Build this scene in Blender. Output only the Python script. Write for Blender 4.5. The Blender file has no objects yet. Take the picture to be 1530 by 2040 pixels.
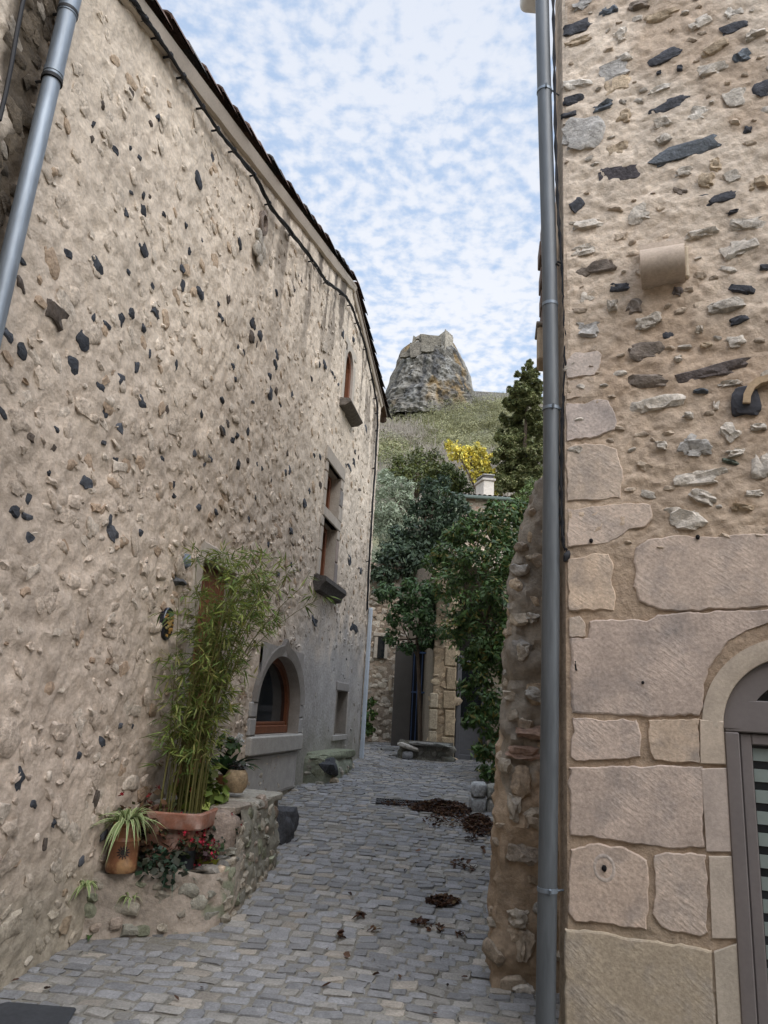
import bpy, bmesh, math, random
import numpy as np
from mathutils import Vector

# ------------------------------------------------------------------ camera
SC = bpy.context.scene
COL = SC.collection
FPX = 1480.0; PITCH = math.radians(15.0); ROLL = math.radians(3.4); EYE = 1.6
def cam_axes():
    f = np.array([0, math.cos(PITCH), math.sin(PITCH)]); r0 = np.array([1., 0, 0]); u0 = np.cross(r0, f)
    c, s = math.cos(ROLL), math.sin(ROLL)
    return c*r0+s*u0, -s*r0+c*u0, f
CR, CU, CF = cam_axes()
cam_d = bpy.data.cameras.new('camera'); cam = bpy.data.objects.new('camera', cam_d); COL.objects.link(cam)
from mathutils import Matrix
m = Matrix(((CR[0], CU[0], -CF[0], 0), (CR[1], CU[1], -CF[1], 0), (CR[2], CU[2], -CF[2], EYE), (0, 0, 0, 1)))
cam.matrix_world = m
cam_d.sensor_fit = 'HORIZONTAL'; cam_d.sensor_width = 36.0; cam_d.lens = 36.0*FPX/1530.0
cam_d.clip_start = 0.05; cam_d.clip_end = 3000
SC.camera = cam

# ------------------------------------------------------------------ world, sun, exposure
SUN_EL, SUN_DIR = math.radians(42), Vector((0.50, -0.80, 0.85)).normalized()
W = bpy.data.worlds.new('World'); SC.world = W; W.use_nodes = True
wt = W.node_tree; wt.nodes.clear()
def N(t, typ, **kw):
    n = t.nodes.new(typ)
    for k, v in kw.items():
        if k.startswith('i_'): n.inputs[int(k[2:])].default_value = v
        else: setattr(n, k, v)
    return n
def sky():
    L = wt.links.new
    out = N(wt, 'ShaderNodeOutputWorld'); bg = N(wt, 'ShaderNodeBackground'); bg.inputs[1].default_value = 0.12
    sk = N(wt, 'ShaderNodeTexSky'); sk.sky_type = 'NISHITA'; sk.sun_disc = False
    sk.sun_elevation = math.asin(SUN_DIR.z); sk.sun_rotation = math.atan2(SUN_DIR.x, SUN_DIR.y)
    sk.air_density = 1.0; sk.dust_density = 0.6; sk.ozone_density = 2.0
    tc = N(wt, 'ShaderNodeTexCoord'); sp = N(wt, 'ShaderNodeSeparateXYZ'); L(tc.outputs['Generated'], sp.inputs[0])
    mz = N(wt, 'ShaderNodeMath', operation='MAXIMUM', i_1=0.0); L(sp.outputs[2], mz.inputs[0])
    az = N(wt, 'ShaderNodeMath', operation='ADD', i_1=0.10); L(mz.outputs[0], az.inputs[0])
    dx = N(wt, 'ShaderNodeMath', operation='DIVIDE'); L(sp.outputs[0], dx.inputs[0]); L(az.outputs[0], dx.inputs[1])
    dy = N(wt, 'ShaderNodeMath', operation='DIVIDE'); L(sp.outputs[1], dy.inputs[0]); L(az.outputs[0], dy.inputs[1])
    cb = N(wt, 'ShaderNodeCombineXYZ'); L(dx.outputs[0], cb.inputs[0]); L(dy.outputs[0], cb.inputs[1])
    # altocumulus: small puffs, grouped by a broad field
    warp = N(wt, 'ShaderNodeTexNoise'); warp.inputs['Scale'].default_value = 3.0; warp.inputs['Detail'].default_value = 2; L(cb.outputs[0], warp.inputs['Vector'])
    wm = N(wt, 'ShaderNodeVectorMath', operation='MULTIPLY_ADD'); L(warp.outputs['Color'], wm.inputs[0]); wm.inputs[1].default_value = (.06, .06, 0); L(cb.outputs[0], wm.inputs[2])
    puff = N(wt, 'ShaderNodeTexNoise'); puff.inputs['Scale'].default_value = 40.0; puff.inputs['Detail'].default_value = 5; puff.inputs['Roughness'].default_value = .55; L(wm.outputs[0], puff.inputs['Vector'])
    vor = N(wt, 'ShaderNodeTexVoronoi'); vor.feature = 'SMOOTH_F1'; vor.inputs['Scale'].default_value = 31.0; vor.inputs['Smoothness'].default_value = .6; L(wm.outputs[0], vor.inputs['Vector'])
    big = N(wt, 'ShaderNodeTexNoise'); big.inputs['Scale'].default_value = 2.1; big.inputs['Detail'].default_value = 3; L(cb.outputs[0], big.inputs['Vector'])
    a1 = N(wt, 'ShaderNodeMath', operation='MULTIPLY', i_1=1.15); L(puff.outputs['Fac'], a1.inputs[0])
    a2 = N(wt, 'ShaderNodeMath', operation='MULTIPLY_ADD', i_1=-.50); L(vor.outputs['Distance'], a2.inputs[0]); L(a1.outputs[0], a2.inputs[2])
    a3 = N(wt, 'ShaderNodeMath', operation='MULTIPLY_ADD', i_1=0.9); a3.inputs[1].default_value = 1.35; L(big.outputs['Fac'], a3.inputs[0]); L(a2.outputs[0], a3.inputs[2])
    rp = N(wt, 'ShaderNodeMapRange'); rp.interpolation_type = 'SMOOTHSTEP'
    rp.inputs[1].default_value = 0.62; rp.inputs[2].default_value = 1.17; rp.inputs[3].default_value = 0.27; rp.inputs[4].default_value = .97
    L(a3.outputs[0], rp.inputs[0])
    # cloud deck is whiter lower down, bluer overhead (thin cloud); blue between
    cz = N(wt, 'ShaderNodeMapRange'); cz.inputs[1].default_value = .35; cz.inputs[2].default_value = .85; L(sp.outputs[2], cz.inputs[0])
    cc = N(wt, 'ShaderNodeMix'); cc.data_type = 'RGBA'; L(cz.outputs[0], cc.inputs[0])
    cc.inputs[6].default_value = (5.05, 5.15, 5.4, 1); cc.inputs[7].default_value = (3.9, 4.2, 4.8, 1)
    boost = N(wt, 'ShaderNodeVectorMath', operation='MULTIPLY_ADD'); L(sk.outputs[0], boost.inputs[0]); boost.inputs[1].default_value = (.40, .42, .42); boost.inputs[2].default_value = (1.45, 2.15, 3.2)
    mx = N(wt, 'ShaderNodeMix'); mx.data_type = 'RGBA'; L(rp.outputs[0], mx.inputs[0]); L(boost.outputs[0], mx.inputs[6]); L(cc.outputs[2], mx.inputs[7])
    # thicker, brighter cloud overhead and round the veiled sun behind the viewer
    oz = N(wt, 'ShaderNodeMapRange'); oz.interpolation_type = 'SMOOTHSTEP'; oz.inputs[1].default_value = .78; oz.inputs[2].default_value = .97; oz.inputs[3].default_value = 1.0; oz.inputs[4].default_value = 2.5; L(sp.outputs[2], oz.inputs[0])
    sd = N(wt, 'ShaderNodeVectorMath', operation='DOT_PRODUCT'); L(tc.outputs['Generated'], sd.inputs[0]); sd.inputs[1].default_value = tuple(SUN_DIR)
    sg = N(wt, 'ShaderNodeMapRange'); sg.interpolation_type = 'SMOOTHSTEP'; sg.inputs[1].default_value = .35; sg.inputs[2].default_value = 1.0; sg.inputs[3].default_value = 1.0; sg.inputs[4].default_value = 2.6; L(sd.outputs['Value'], sg.inputs[0])
    mm = N(wt, 'ShaderNodeMath', operation='MULTIPLY'); L(oz.outputs[0], mm.inputs[0]); L(sg.outputs[0], mm.inputs[1])
    sc = N(wt, 'ShaderNodeVectorMath', operation='SCALE'); L(mx.outputs[2], sc.inputs[0]); L(mm.outputs[0], sc.inputs['Scale'])
    L(sc.outputs[0], bg.inputs[0]); L(bg.outputs[0], out.inputs[0])
sky()
sl = bpy.data.lights.new('sun', 'SUN'); sl.energy = 1.0; sl.angle = math.radians(35); sl.color = (1, .90, .80)
so = bpy.data.objects.new('sun', sl); COL.objects.link(so); so.rotation_euler = (-SUN_DIR).to_track_quat('-Z', 'Y').to_euler()
SC.view_settings.view_transform = 'Standard'; SC.view_settings.look = 'None'; SC.view_settings.gamma = 1
SC.view_settings.exposure = 0.70
SC.cycles.max_bounces = 6

# ------------------------------------------------------------------ geometry of the place
O3 = np.array([0, 0, EYE])
def ray(px, py): return (px-765)*CR-(py-1020)*CU+FPX*CF
def unit(v): v = np.asarray(v, float); return v/np.linalg.norm(v)
def atY(px, py, Y): d = ray(px, py); return O3+d*(Y/d[1])
def atZ(px, py, Z): d = ray(px, py); return O3+d*((Z-EYE)/d[2])
KY = [-3000, -20, 3, 5.5, 8, 10.4, 12, 14.3, 18, 25, 35, 60, 100, 160, 200, 252, 300, 420, 3000]
KZ = [-2, -.5, -.12, 0, .3, .57, .66, .73, .86, 1.15, 3.2, 12, 29, 57, 78, 112, 118, 95, 60]
def gz(Y): return np.interp(Y, KY, KZ)
def hz(X, Y): return gz(Y)-8*sst(34, 4, X)*sst(170, 245, Y)
def ong(px, py):
    d = ray(px, py); t = np.linspace(.5, 30, 6000)/d[1]
    z = EYE+d[2]*t; Y = d[1]*t; i = int(np.argmax(z < gz(Y))); return np.array([d[0]*t[i], Y[i], z[i]])
# left wall frame: s along the wall (away from the viewer), o out of it into the street
LP = atZ(0, 1960, 0.0); LD = ray(1030, 1432); LD[2] = 0; LD = unit(LD); LN = np.array([LD[1], -LD[0], 0]); UP = np.array([0, 0, 1.])
def lw(s, o, z): return LP+LD*s+LN*o+UP*z-UP*LP[2]
def Ls(px, py, o=0.):
    P0 = LP+LN*o; d = ray(px, py); t = ((P0-O3)@LN)/(d@LN); q = O3+d*t; return float((q-P0)@LD), float(q[2])
# right wall frame: s along the front face to the right from its corner
RC = np.array([1.05, 4.3, 0]); RA = math.radians(22); RD = np.array([math.cos(RA), -math.sin(RA), 0]); RN = np.array([-math.sin(RA), -math.cos(RA), 0])
def rw(s, o, z): return RC+RD*s+RN*o+UP*z
def Rs(px, py, o=0.):
    P0 = RC+RN*o; d = ray(px, py); t = ((P0-O3)@RN)/(d@RN); q = O3+d*t; return float((q-P0)@RD), float(q[2])

# ------------------------------------------------------------------ noise
def _h(ix, iy, seed):
    n = (ix*374761393+iy*668265263+seed*1442695041) & 0xffffffff
    n = ((n ^ (n >> 13))*1274126177) & 0xffffffff
    return ((n ^ (n >> 16)) & 0xffff)/65535.0
def vnoise(x, y, seed=0):
    x = np.asarray(x, float); y = np.asarray(y, float)
    ix = np.floor(x).astype(np.int64); iy = np.floor(y).astype(np.int64); fx = x-ix; fy = y-iy
    fx = fx*fx*(3-2*fx); fy = fy*fy*(3-2*fy)
    a = _h(ix, iy, seed); b = _h(ix+1, iy, seed); c = _h(ix, iy+1, seed); d = _h(ix+1, iy+1, seed)
    return (a*(1-fx)+b*fx)*(1-fy)+(c*(1-fx)+d*fx)*fy
def fbm(x, y, seed=0, o=4, g=.5):
    r = 0; a = 1; t = 0
    for i in range(o):
        r = r+a*vnoise(x*2**i, y*2**i, seed+i*17); t += a; a *= g
    return r/t
def sst(a, b, x): t = np.clip((x-a)/(b-a), 0, 1); return t*t*(3-2*t)
def lerp3(a, b, t): return np.asarray(a)*(1-t[..., None])+np.asarray(b)*t[..., None]
rng = np.random.default_rng(7); random.seed(7)

# ------------------------------------------------------------------ materials
MATS = {}
def mat(name, col=(.5, .5, .5), rough=.9, tint=False, var=.35, vscale=6., fine=.3, fscale=45., bump=.4, bscale=40., bdist=.01, metal=0., col2=None, c2scale=3., c2lo=.5, c2hi=.65, trans=0., stretch=None, spec=.3, tool=None):
    if name in MATS: return MATS[name]
    m = bpy.data.materials.new(name); m.use_nodes = True; t = m.node_tree; L = t.links.new
    b = t.nodes['Principled BSDF']; b.inputs['Roughness'].default_value = rough; b.inputs['Metallic'].default_value = metal
    b.inputs['Specular IOR Level'].default_value = spec
    tc = N(t, 'ShaderNodeTexCoord'); vec = tc.outputs['Object']
    if stretch:
        mp = N(t, 'ShaderNodeMapping'); mp.inputs['Scale'].default_value = stretch; L(vec, mp.inputs[0]); vec = mp.outputs[0]
    if tint:
        a = N(t, 'ShaderNodeAttribute'); a.attribute_name = 'tint'; c = a.outputs['Color']
    else:
        r = N(t, 'ShaderNodeRGB'); r.outputs[0].default_value = (*col, 1); c = r.outputs[0]
    if col2 is not None:
        n = N(t, 'ShaderNodeTexNoise'); n.inputs['Scale'].default_value = c2scale; n.inputs['Detail'].default_value = 6; n.inputs['Roughness'].default_value = .65; L(vec, n.inputs['Vector'])
        mr = N(t, 'ShaderNodeMapRange'); mr.inputs[1].default_value = c2lo; mr.inputs[2].default_value = c2hi; L(n.outputs['Fac'], mr.inputs[0])
        mx = N(t, 'ShaderNodeMix'); mx.data_type = 'RGBA'; L(mr.outputs[0], mx.inputs[0]); L(c, mx.inputs[6]); mx.inputs[7].default_value = (*col2, 1); c = mx.outputs[2]
    def mul(c, amt, sc, det):
        n = N(t, 'ShaderNodeTexNoise'); n.inputs['Scale'].default_value = sc; n.inputs['Detail'].default_value = det; n.inputs['Roughness'].default_value = .6; L(vec, n.inputs['Vector'])
        mr = N(t, 'ShaderNodeMapRange'); mr.inputs[1].default_value = .25; mr.inputs[2].default_value = .75; mr.inputs[3].default_value = 1-amt; mr.inputs[4].default_value = 1+amt; L(n.outputs['Fac'], mr.inputs[0])
        v = N(t, 'ShaderNodeVectorMath', operation='SCALE'); L(c, v.inputs[0]); L(mr.outputs[0], v.inputs['Scale']); return v.outputs[0]
    if var: c = mul(c, var, vscale, 4)
    if fine: c = mul(c, fine, fscale, 5)
    L(c, b.inputs['Base Color'])
    if bump:
        n = N(t, 'ShaderNodeTexNoise'); n.inputs['Scale'].default_value = bscale; n.inputs['Detail'].default_value = 6; n.inputs['Roughness'].default_value = .65; L(vec, n.inputs['Vector'])
        h = n.outputs['Fac']
        if tool:
            d1 = N(t, 'ShaderNodeVectorMath', operation='DOT_PRODUCT'); L(tc.outputs['Object'], d1.inputs[0]); d1.inputs[1].default_value = tool[0]
            d2 = N(t, 'ShaderNodeVectorMath', operation='DOT_PRODUCT'); L(tc.outputs['Object'], d2.inputs[0]); d2.inputs[1].default_value = tool[1]
            cx = N(t, 'ShaderNodeCombineXYZ'); L(d1.outputs['Value'], cx.inputs[0]); L(d2.outputs['Value'], cx.inputs[1])
            n2 = N(t, 'ShaderNodeTexNoise'); n2.inputs['Scale'].default_value = 1.0; n2.inputs['Detail'].default_value = 3; L(cx.outputs[0], n2.inputs['Vector'])
            ad = N(t, 'ShaderNodeMath', operation='MULTIPLY_ADD', i_1=1.)
            n3 = N(t, 'ShaderNodeTexNoise'); n3.inputs['Scale'].default_value = 5.; n3.inputs['Detail'].default_value = 3; L(vec, n3.inputs['Vector'])
            m3 = N(t, 'ShaderNodeMapRange'); m3.inputs[1].default_value = .42; m3.inputs[2].default_value = .62; m3.inputs[3].default_value = .15; m3.inputs[4].default_value = 1.25; L(n3.outputs['Fac'], m3.inputs[0]); L(m3.outputs[0], ad.inputs[1]); L(n2.outputs['Fac'], ad.inputs[0]); L(h, ad.inputs[2]); h = ad.outputs[0]
        bp = N(t, 'ShaderNodeBump'); bp.inputs['Strength'].default_value = bump; bp.inputs['Distance'].default_value = bdist; L(h, bp.inputs['Height']); L(bp.outputs[0], b.inputs['Normal'])
    if trans:
        tr = N(t, 'ShaderNodeBsdfTranslucent'); L(c, tr.inputs[0]); ms = N(t, 'ShaderNodeMixShader'); ms.inputs[0].default_value = trans
        o = t.nodes['Material Output']; L(b.outputs[0], ms.inputs[1]); L(tr.outputs[0], ms.inputs[2]); L(ms.outputs[0], o.inputs[0])
    MATS[name] = m; return m
M_RUB = mat('rubble render', tint=True, var=.18, vscale=2.5, fine=.26, fscale=26, bump=.8, bscale=28, bdist=.016)
M_STONE = mat('rubble stone', tint=True, var=.32, vscale=14, fine=.36, fscale=40, bump=1., bscale=34, bdist=.016)
tl = unit(RD*.80+UP*.6*-1); tx = unit(RD*.6+UP*.8)
M_ASH = mat('tooled ashlar', tint=True, col2=(.20, .185, .175), c2scale=4.5, c2lo=.46, c2hi=.86, var=.2, vscale=5, fine=.26, fscale=60, bump=.5, bscale=38, bdist=.008, tool=(tuple(tl*16), tuple(tx*62)))
M_DRESS = mat('dressed stone', tint=True, var=.16, vscale=8, fine=.15, fscale=60, bump=.35, bscale=60, bdist=.006)
M_SETT = mat('granite sett', tint=True, var=.18, vscale=9, fine=.3, fscale=70, bump=.6, bscale=55, bdist=.008, rough=.75)
M_BED = mat('sand joint', tint=True, col=(.115, .105, .085), var=.3, vscale=3, fine=.4, fscale=60, bump=.7, bscale=80)
M_ZINC = mat('weathered zinc', col=(.20, .23, .26), rough=.5, metal=.5, var=.28, vscale=7, fine=.2, fscale=40, bump=.03, stretch=(1, 1, .15), spec=.5)
M_ZDARK = mat('painted downpipe', col=(.10, .108, .113), rough=.5, metal=.3, var=.3, vscale=6, fine=.2, fscale=40, bump=.05, stretch=(1, 1, .12), spec=.5)
M_CONDUIT = mat('pale grey conduit', col=(.42, .47, .52), rough=.5, var=.08, fine=.05, bump=0)
M_BLACK = mat('black cable', col=(.012, .012, .014), rough=.6, var=.2, fine=.2, bump=0)
M_TILE = mat('roof tile', tint=True, var=.3, vscale=8, fine=.3, fscale=50, bump=.4)
M_CREAM = mat('cream render', tint=True, var=.10, vscale=2, fine=.1, bump=.25, bscale=70)
M_WOOD = mat('varnished red wood', col=(.16, .058, .026), rough=.45, var=.25, vscale=8, fine=.25, fscale=30, bump=.15, bscale=40, stretch=(3, 3, .4))
M_OLDWOOD = mat('old brown wood', col=(.11, .07, .045), rough=.8, var=.3, fine=.3, bump=.4, stretch=(3, 3, .4))
M_GLASS = mat('dark window glass', col=(.012, .014, .016), rough=.06, var=0, fine=0, bump=0, spec=.6)
M_DARK = mat('dark interior', col=(.02, .018, .016), var=.3, fine=.2, bump=.2)
M_TAUPE = mat('taupe painted wood', col=(.165, .142, .132), rough=.5, var=.06, fine=.06, bump=.06, spec=.4)
M_TERRA = mat('terracotta', col=(.25, .11, .07), rough=.85, var=.22, vscale=9, fine=.2, bump=.2, col2=(.33, .23, .19), c2scale=7, c2lo=.42, c2hi=.66)
M_BROWNPOT = mat('brown glazed clay', col=(.16, .07, .035), rough=.35, var=.25, vscale=10, fine=.15, bump=.1, col2=(.26, .15, .07), c2scale=6, c2lo=.5, c2hi=.6)
M_LEAF = mat('leaf', tint=True, rough=.55, var=.0, fine=.12, fscale=30, bump=0, trans=.25, spec=.35)
M_BARK = mat('bark', col=(.09, .065, .045), var=.3, vscale=10, fine=.3, bump=.8, bscale=30, stretch=(3, 3, .6))
M_ROCK = mat('basalt rock', tint=True, var=.35, vscale=.25, fine=.45, fscale=1.1, bump=1., bscale=.8, bdist=.6)
M_CASTLE = mat('castle stone', tint=True, var=.4, vscale=.45, fine=.5, fscale=1.8, bump=1., bscale=1.2, bdist=.5)
M_GROUND = mat('earth', col=(.10, .095, .06), var=.4, vscale=.15, fine=.4, fscale=3, bump=.6, bscale=4, bdist=.05, col2=(.13, .12, .06), c2scale=.05)
M_IRON = mat('dark iron', col=(.025, .024, .024), rough=.6, metal=.3, var=.3, fine=.3, bump=.2)
M_BLUE = mat('blue painted iron', col=(.05, .085, .17), rough=.5, var=.2, fine=.1, bump=.05)
M_WHITE = mat('white lamp shell', col=(.75, .75, .72), rough=.4, var=.05, fine=.04, bump=0)
M_FLAT = mat('plain tinted', tint=True, rough=.6, var=.08, fine=.1, bump=.1)

# ------------------------------------------------------------------ mesh builder
class MB:
    def __init__(s): s.V = []; s.F4 = []; s.F3 = []; s.m4 = []; s.m3 = []; s.T = []; s.n = 0; s.PN = []
    def add(s, V, F, tint=(.5, .5, .5), mi=0):
        V = np.asarray(V, float).reshape(-1, 3); k = len(V)
        T = np.asarray(tint, float); T = np.broadcast_to(T, (k, 3)) if T.ndim == 1 else T.reshape(-1, 3)
        s.V.append(V); s.T.append(T)
        if isinstance(F, np.ndarray):
            F = F.reshape(-1, F.shape[-1])+s.n
            if F.shape[1] == 4: s.F4.append(F); s.m4.append(np.full(len(F), mi))
            else: s.F3.append(F); s.m3.append(np.full(len(F), mi))
        else:
            for f in F:
                if len(f) == 4: s.F4.append(np.array([f])+s.n); s.m4.append(np.array([mi]))
                elif len(f) == 3: s.F3.append(np.array([f])+s.n); s.m3.append(np.array([mi]))
                else: s.PN.append((np.array(f)+s.n, mi))
        s.n += k; return s
    def build(s, name, mats, parent=None, loc=None, smooth=True):
        V = np.concatenate(s.V).astype(float); T = np.concatenate(s.T)
        if loc is None: loc = np.zeros(3) if parent is None else np.array(parent.get('org', (0, 0, 0)))
        V = V-np.asarray(loc)
        me = bpy.data.meshes.new(name); me.vertices.add(len(V)); me.vertices.foreach_set('co', V.astype(np.float32).ravel())
        parts = []; tot = []; mi = []
        if s.F4: f = np.concatenate(s.F4); parts.append(f.ravel()); tot.append(np.full(len(f), 4)); mi.append(np.concatenate(s.m4))
        if s.F3: f = np.concatenate(s.F3); parts.append(f.ravel()); tot.append(np.full(len(f), 3)); mi.append(np.concatenate(s.m3))
        for f, q in s.PN: parts.append(f); tot.append(np.array([len(f)])); mi.append(np.array([q]))
        lv = np.concatenate(parts); tot = np.concatenate(tot); st = np.concatenate([[0], np.cumsum(tot)[:-1]])
        me.loops.add(len(lv)); me.loops.foreach_set('vertex_index', lv.astype(np.int32))
        me.polygons.add(len(tot)); me.polygons.foreach_set('loop_start', st.astype(np.int32)); me.polygons.foreach_set('loop_total', tot.astype(np.int32))
        me.polygons.foreach_set('material_index', np.concatenate(mi).astype(np.int32))
        me.polygons.foreach_set('use_smooth', np.full(len(tot), bool(smooth)))
        me.update(calc_edges=True); me.validate()
        if smooth: me.set_sharp_from_angle(angle=math.radians(33))
        a = me.attributes.new('tint', 'FLOAT_COLOR', 'POINT'); c = np.ones((len(V), 4), np.float32); c[:, :3] = T; a.data.foreach_set('color', c.ravel())
        for q in (mats if isinstance(mats, (list, tuple)) else [mats]): me.materials.append(q)
        o = bpy.data.objects.new(name, me); COL.objects.link(o)
        if parent is not None:
            o.parent = parent; o['org'] = list(parent.get('org', (0, 0, 0)))
        else: o.location = loc; o['org'] = list(loc)
        return o
def tag(o, label, cat, group=None, kind=None):
    if label: o['label'] = label
    if cat: o['category'] = cat
    if group: o['group'] = group
    if kind: o['kind'] = kind
    return o
def thing(name, label, cat, loc, group=None):
    o = bpy.data.objects.new(name, None); COL.objects.link(o); o.location = [float(q) for q in loc]; o['org'] = [float(q) for q in loc]; o.empty_display_size = .1
    return tag(o, label, cat, group)
def plabel(o, l): o['label'] = l; return o

# ------------------------------------------------------------------ shapes
BOXF = [(0, 3, 2, 1), (4, 5, 6, 7), (0, 1, 5, 4), (1, 2, 6, 5), (2, 3, 7, 6), (3, 0, 4, 7)]
_bc = {}
def boxat(mb, O, u, v, w, bev=.0, tint=(.5, .5, .5), mi=0):
    """box from corner O spanned by the full vectors u, v, w, with bevelled edges"""
    u, v, w, O = [np.asarray(q, float) for q in (u, v, w, O)]
    if np.dot(np.cross(u, v), w) < 0: u, v = v, u
    lu, lv, lw_ = [np.linalg.norm(q) for q in (u, v, w)]
    bev = min(bev, .45*min(lu, lv, lw_))
    if bev <= 0:
        V = [O, O+u, O+u+v, O+v, O+w, O+u+w, O+u+v+w, O+v+w]; mb.add(V, BOXF, tint, mi); return
    bm = bmesh.new(); bmesh.ops.create_cube(bm, size=1.0)
    for q in bm.verts: q.co = Vector(((q.co.x+.5)*lu, (q.co.y+.5)*lv, (q.co.z+.5)*lw_))
    bmesh.ops.bevel(bm, geom=bm.edges[:], offset=bev, segments=1, affect='EDGES')
    V = np.array([q.co[:] for q in bm.verts]); bm.verts.index_update(); F = [[q.index for q in f.verts] for f in bm.faces]; bm.free()
    V = O+V[:, :1]*(u/lu)+V[:, 1:2]*(v/lv)+V[:, 2:3]*(w/lw_); mb.add(V, F, tint, mi)
def tube(mb, pts, r, n=8, tint=(.5, .5, .5), mi=0, cap=True):
    P = np.asarray(pts, float); k = len(P); r = np.broadcast_to(np.asarray(r, float), (k,))
    T = np.gradient(P, axis=0); T /= np.linalg.norm(T, axis=1)[:, None]+1e-9
    ref = np.array([0, 0, 1.]) if abs(T[0][2]) < .9 else np.array([1., 0, 0])
    V = []
    a = np.linspace(0, 2*np.pi, n, endpoint=False)
    for i in range(k):
        A = np.cross(T[i], ref); A /= np.linalg.norm(A)+1e-9; B = np.cross(T[i], A)
        V.append(P[i]+r[i]*(np.cos(a)[:, None]*A+np.sin(a)[:, None]*B))
    V = np.concatenate(V); i = np.arange(k-1)[:, None]*n; j = np.arange(n)[None]; j2 = (j+1) % n
    F = np.stack([i+j, i+n+j, i+n+j2, i+j2], -1).reshape(-1, 4); mb.add(V, F, tint, mi)
    if cap: mb.add(V[:n], [list(range(n))], tint, mi); mb.add(V[-n:], [list(range(n))[::-1]], tint, mi)
def lathe(mb, c, prof, n=24, tint=(.5, .5, .5), mi=0, sq=None):
    c = np.asarray(c, float); a = np.linspace(0, 2*np.pi, n, endpoint=False); V = []
    for r, z in prof: V.append(np.stack([c[0]+r*np.cos(a), c[1]+r*np.sin(a), np.full(n, c[2]+z)], 1))
    V = np.concatenate(V); k = len(prof); i = np.arange(k-1)[:, None]*n; j = np.arange(n)[None]; j2 = (j+1) % n
    F = np.stack([i+j, i+j2, i+n+j2, i+n+j], -1).reshape(-1, 4); mb.add(V, F, tint, mi)
_ico = {}
def ico(l):
    if l not in _ico:
        bm = bmesh.new(); bmesh.ops.create_icosphere(bm, subdivisions=l, radius=1); bm.verts.index_update()
        _ico[l] = (np.array([v.co[:] for v in bm.verts]), np.array([[v.index for v in f.verts] for f in bm.faces])); bm.free()
    return _ico[l]
def lump(mb, c, ax, ay, az, l=2, tint=(.5, .5, .5), mi=0, p=.7, rough=.18, freq=1.6, seed=None, cut=None):
    """rough stone: super-ellipsoid with half-axis vectors ax, ay, az and noise; boxier for small p"""
    V, F = ico(l); S = np.sign(V)*np.abs(V)**p; S = S/np.max(np.abs(S))
    sd = int(rng.integers(1, 99999)) if seed is None else seed
    k = 1+rough*2*(vnoise(V[:, 0]*freq+V[:, 2]*1.3+sd*.37, V[:, 1]*freq-V[:, 2]*1.1+sd*.11, sd)-.5)+rough*(vnoise(V[:, 0]*freq*2.7+V[:, 2]*2, V[:, 1]*freq*2.7+7, sd+5)-.5)
    S = S*k[:, None]; P = np.asarray(c)+S[:, :1]*np.asarray(ax)+S[:, 1:2]*np.asarray(ay)+S[:, 2:3]*np.asarray(az); mb.add(P, F, tint, mi)
def gridF(a, b):
    i = np.arange(a-1)[:, None]*b; j = np.arange(b-1)[None]; return np.stack([i+j, i+b+j, i+b+j+1, i+j+1], -1)
def sheet(mb, P, keep=None, tint=(.5, .5, .5), mi=0, flip=False):
    a, b = P.shape[:2]; F = gridF(a, b)
    if flip: F = F[..., ::-1]
    F = F.reshape(-1, 4) if keep is None else F[keep]
    T = np.asarray(tint, float)
    mb.add(P.reshape(-1, 3), np.ascontiguousarray(F), T if T.ndim == 1 else T.reshape(-1, 3), mi)
def prism(mb, poly, off, tint=(.5, .5, .5), mi=0, bev=0.):
    """closed polygon (k,3) given thickness by vector off; optional bevelled front"""
    P = np.asarray(poly, float); k = len(P); off = np.asarray(off, float)
    if bev:
        c = P.mean(0); d = c-P; d /= np.linalg.norm(d, axis=1)[:, None]+1e-9
        A = P; B = P+off*(1-min(.9, bev/np.linalg.norm(off)*.8)); Cc = P+off+d*bev
        V = np.concatenate([A, B, Cc])
        F = [(i, (i+1) % k, k+(i+1) % k, k+i) for i in range(k)]+[(k+i, k+(i+1) % k, 2*k+(i+1) % k, 2*k+i) for i in range(k)]
        mb.add(V, F, tint, mi); mb.add(Cc, [list(range(k))], tint, mi)
    else:
        V = np.concatenate([P, P+off]); F = [(i, (i+1) % k, k+(i+1) % k, k+i) for i in range(k)]
        mb.add(V, F, tint, mi); mb.add(P+off, [list(range(k))], tint, mi); mb.add(P, [list(range(k))[::-1]], tint, mi)
def jag(poly, step, amp, seed=0):
    """resample a closed 2-D outline and roughen it"""
    P = np.asarray(poly, float); k = len(P); out = []
    for i in range(k):
        a, b = P[i], P[(i+1) % k]; L = np.linalg.norm(b-a); n = max(1, int(L/step))
        nr = np.array([-(b-a)[1], (b-a)[0]])/(L+1e-9)
        for j in range(n):
            q = a+(b-a)*j/n; out.append(q+nr*amp*2*(fbm(q[0]*18+seed*3.1, q[1]*18, seed, 3)-.5))
    return np.array(out)

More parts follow.
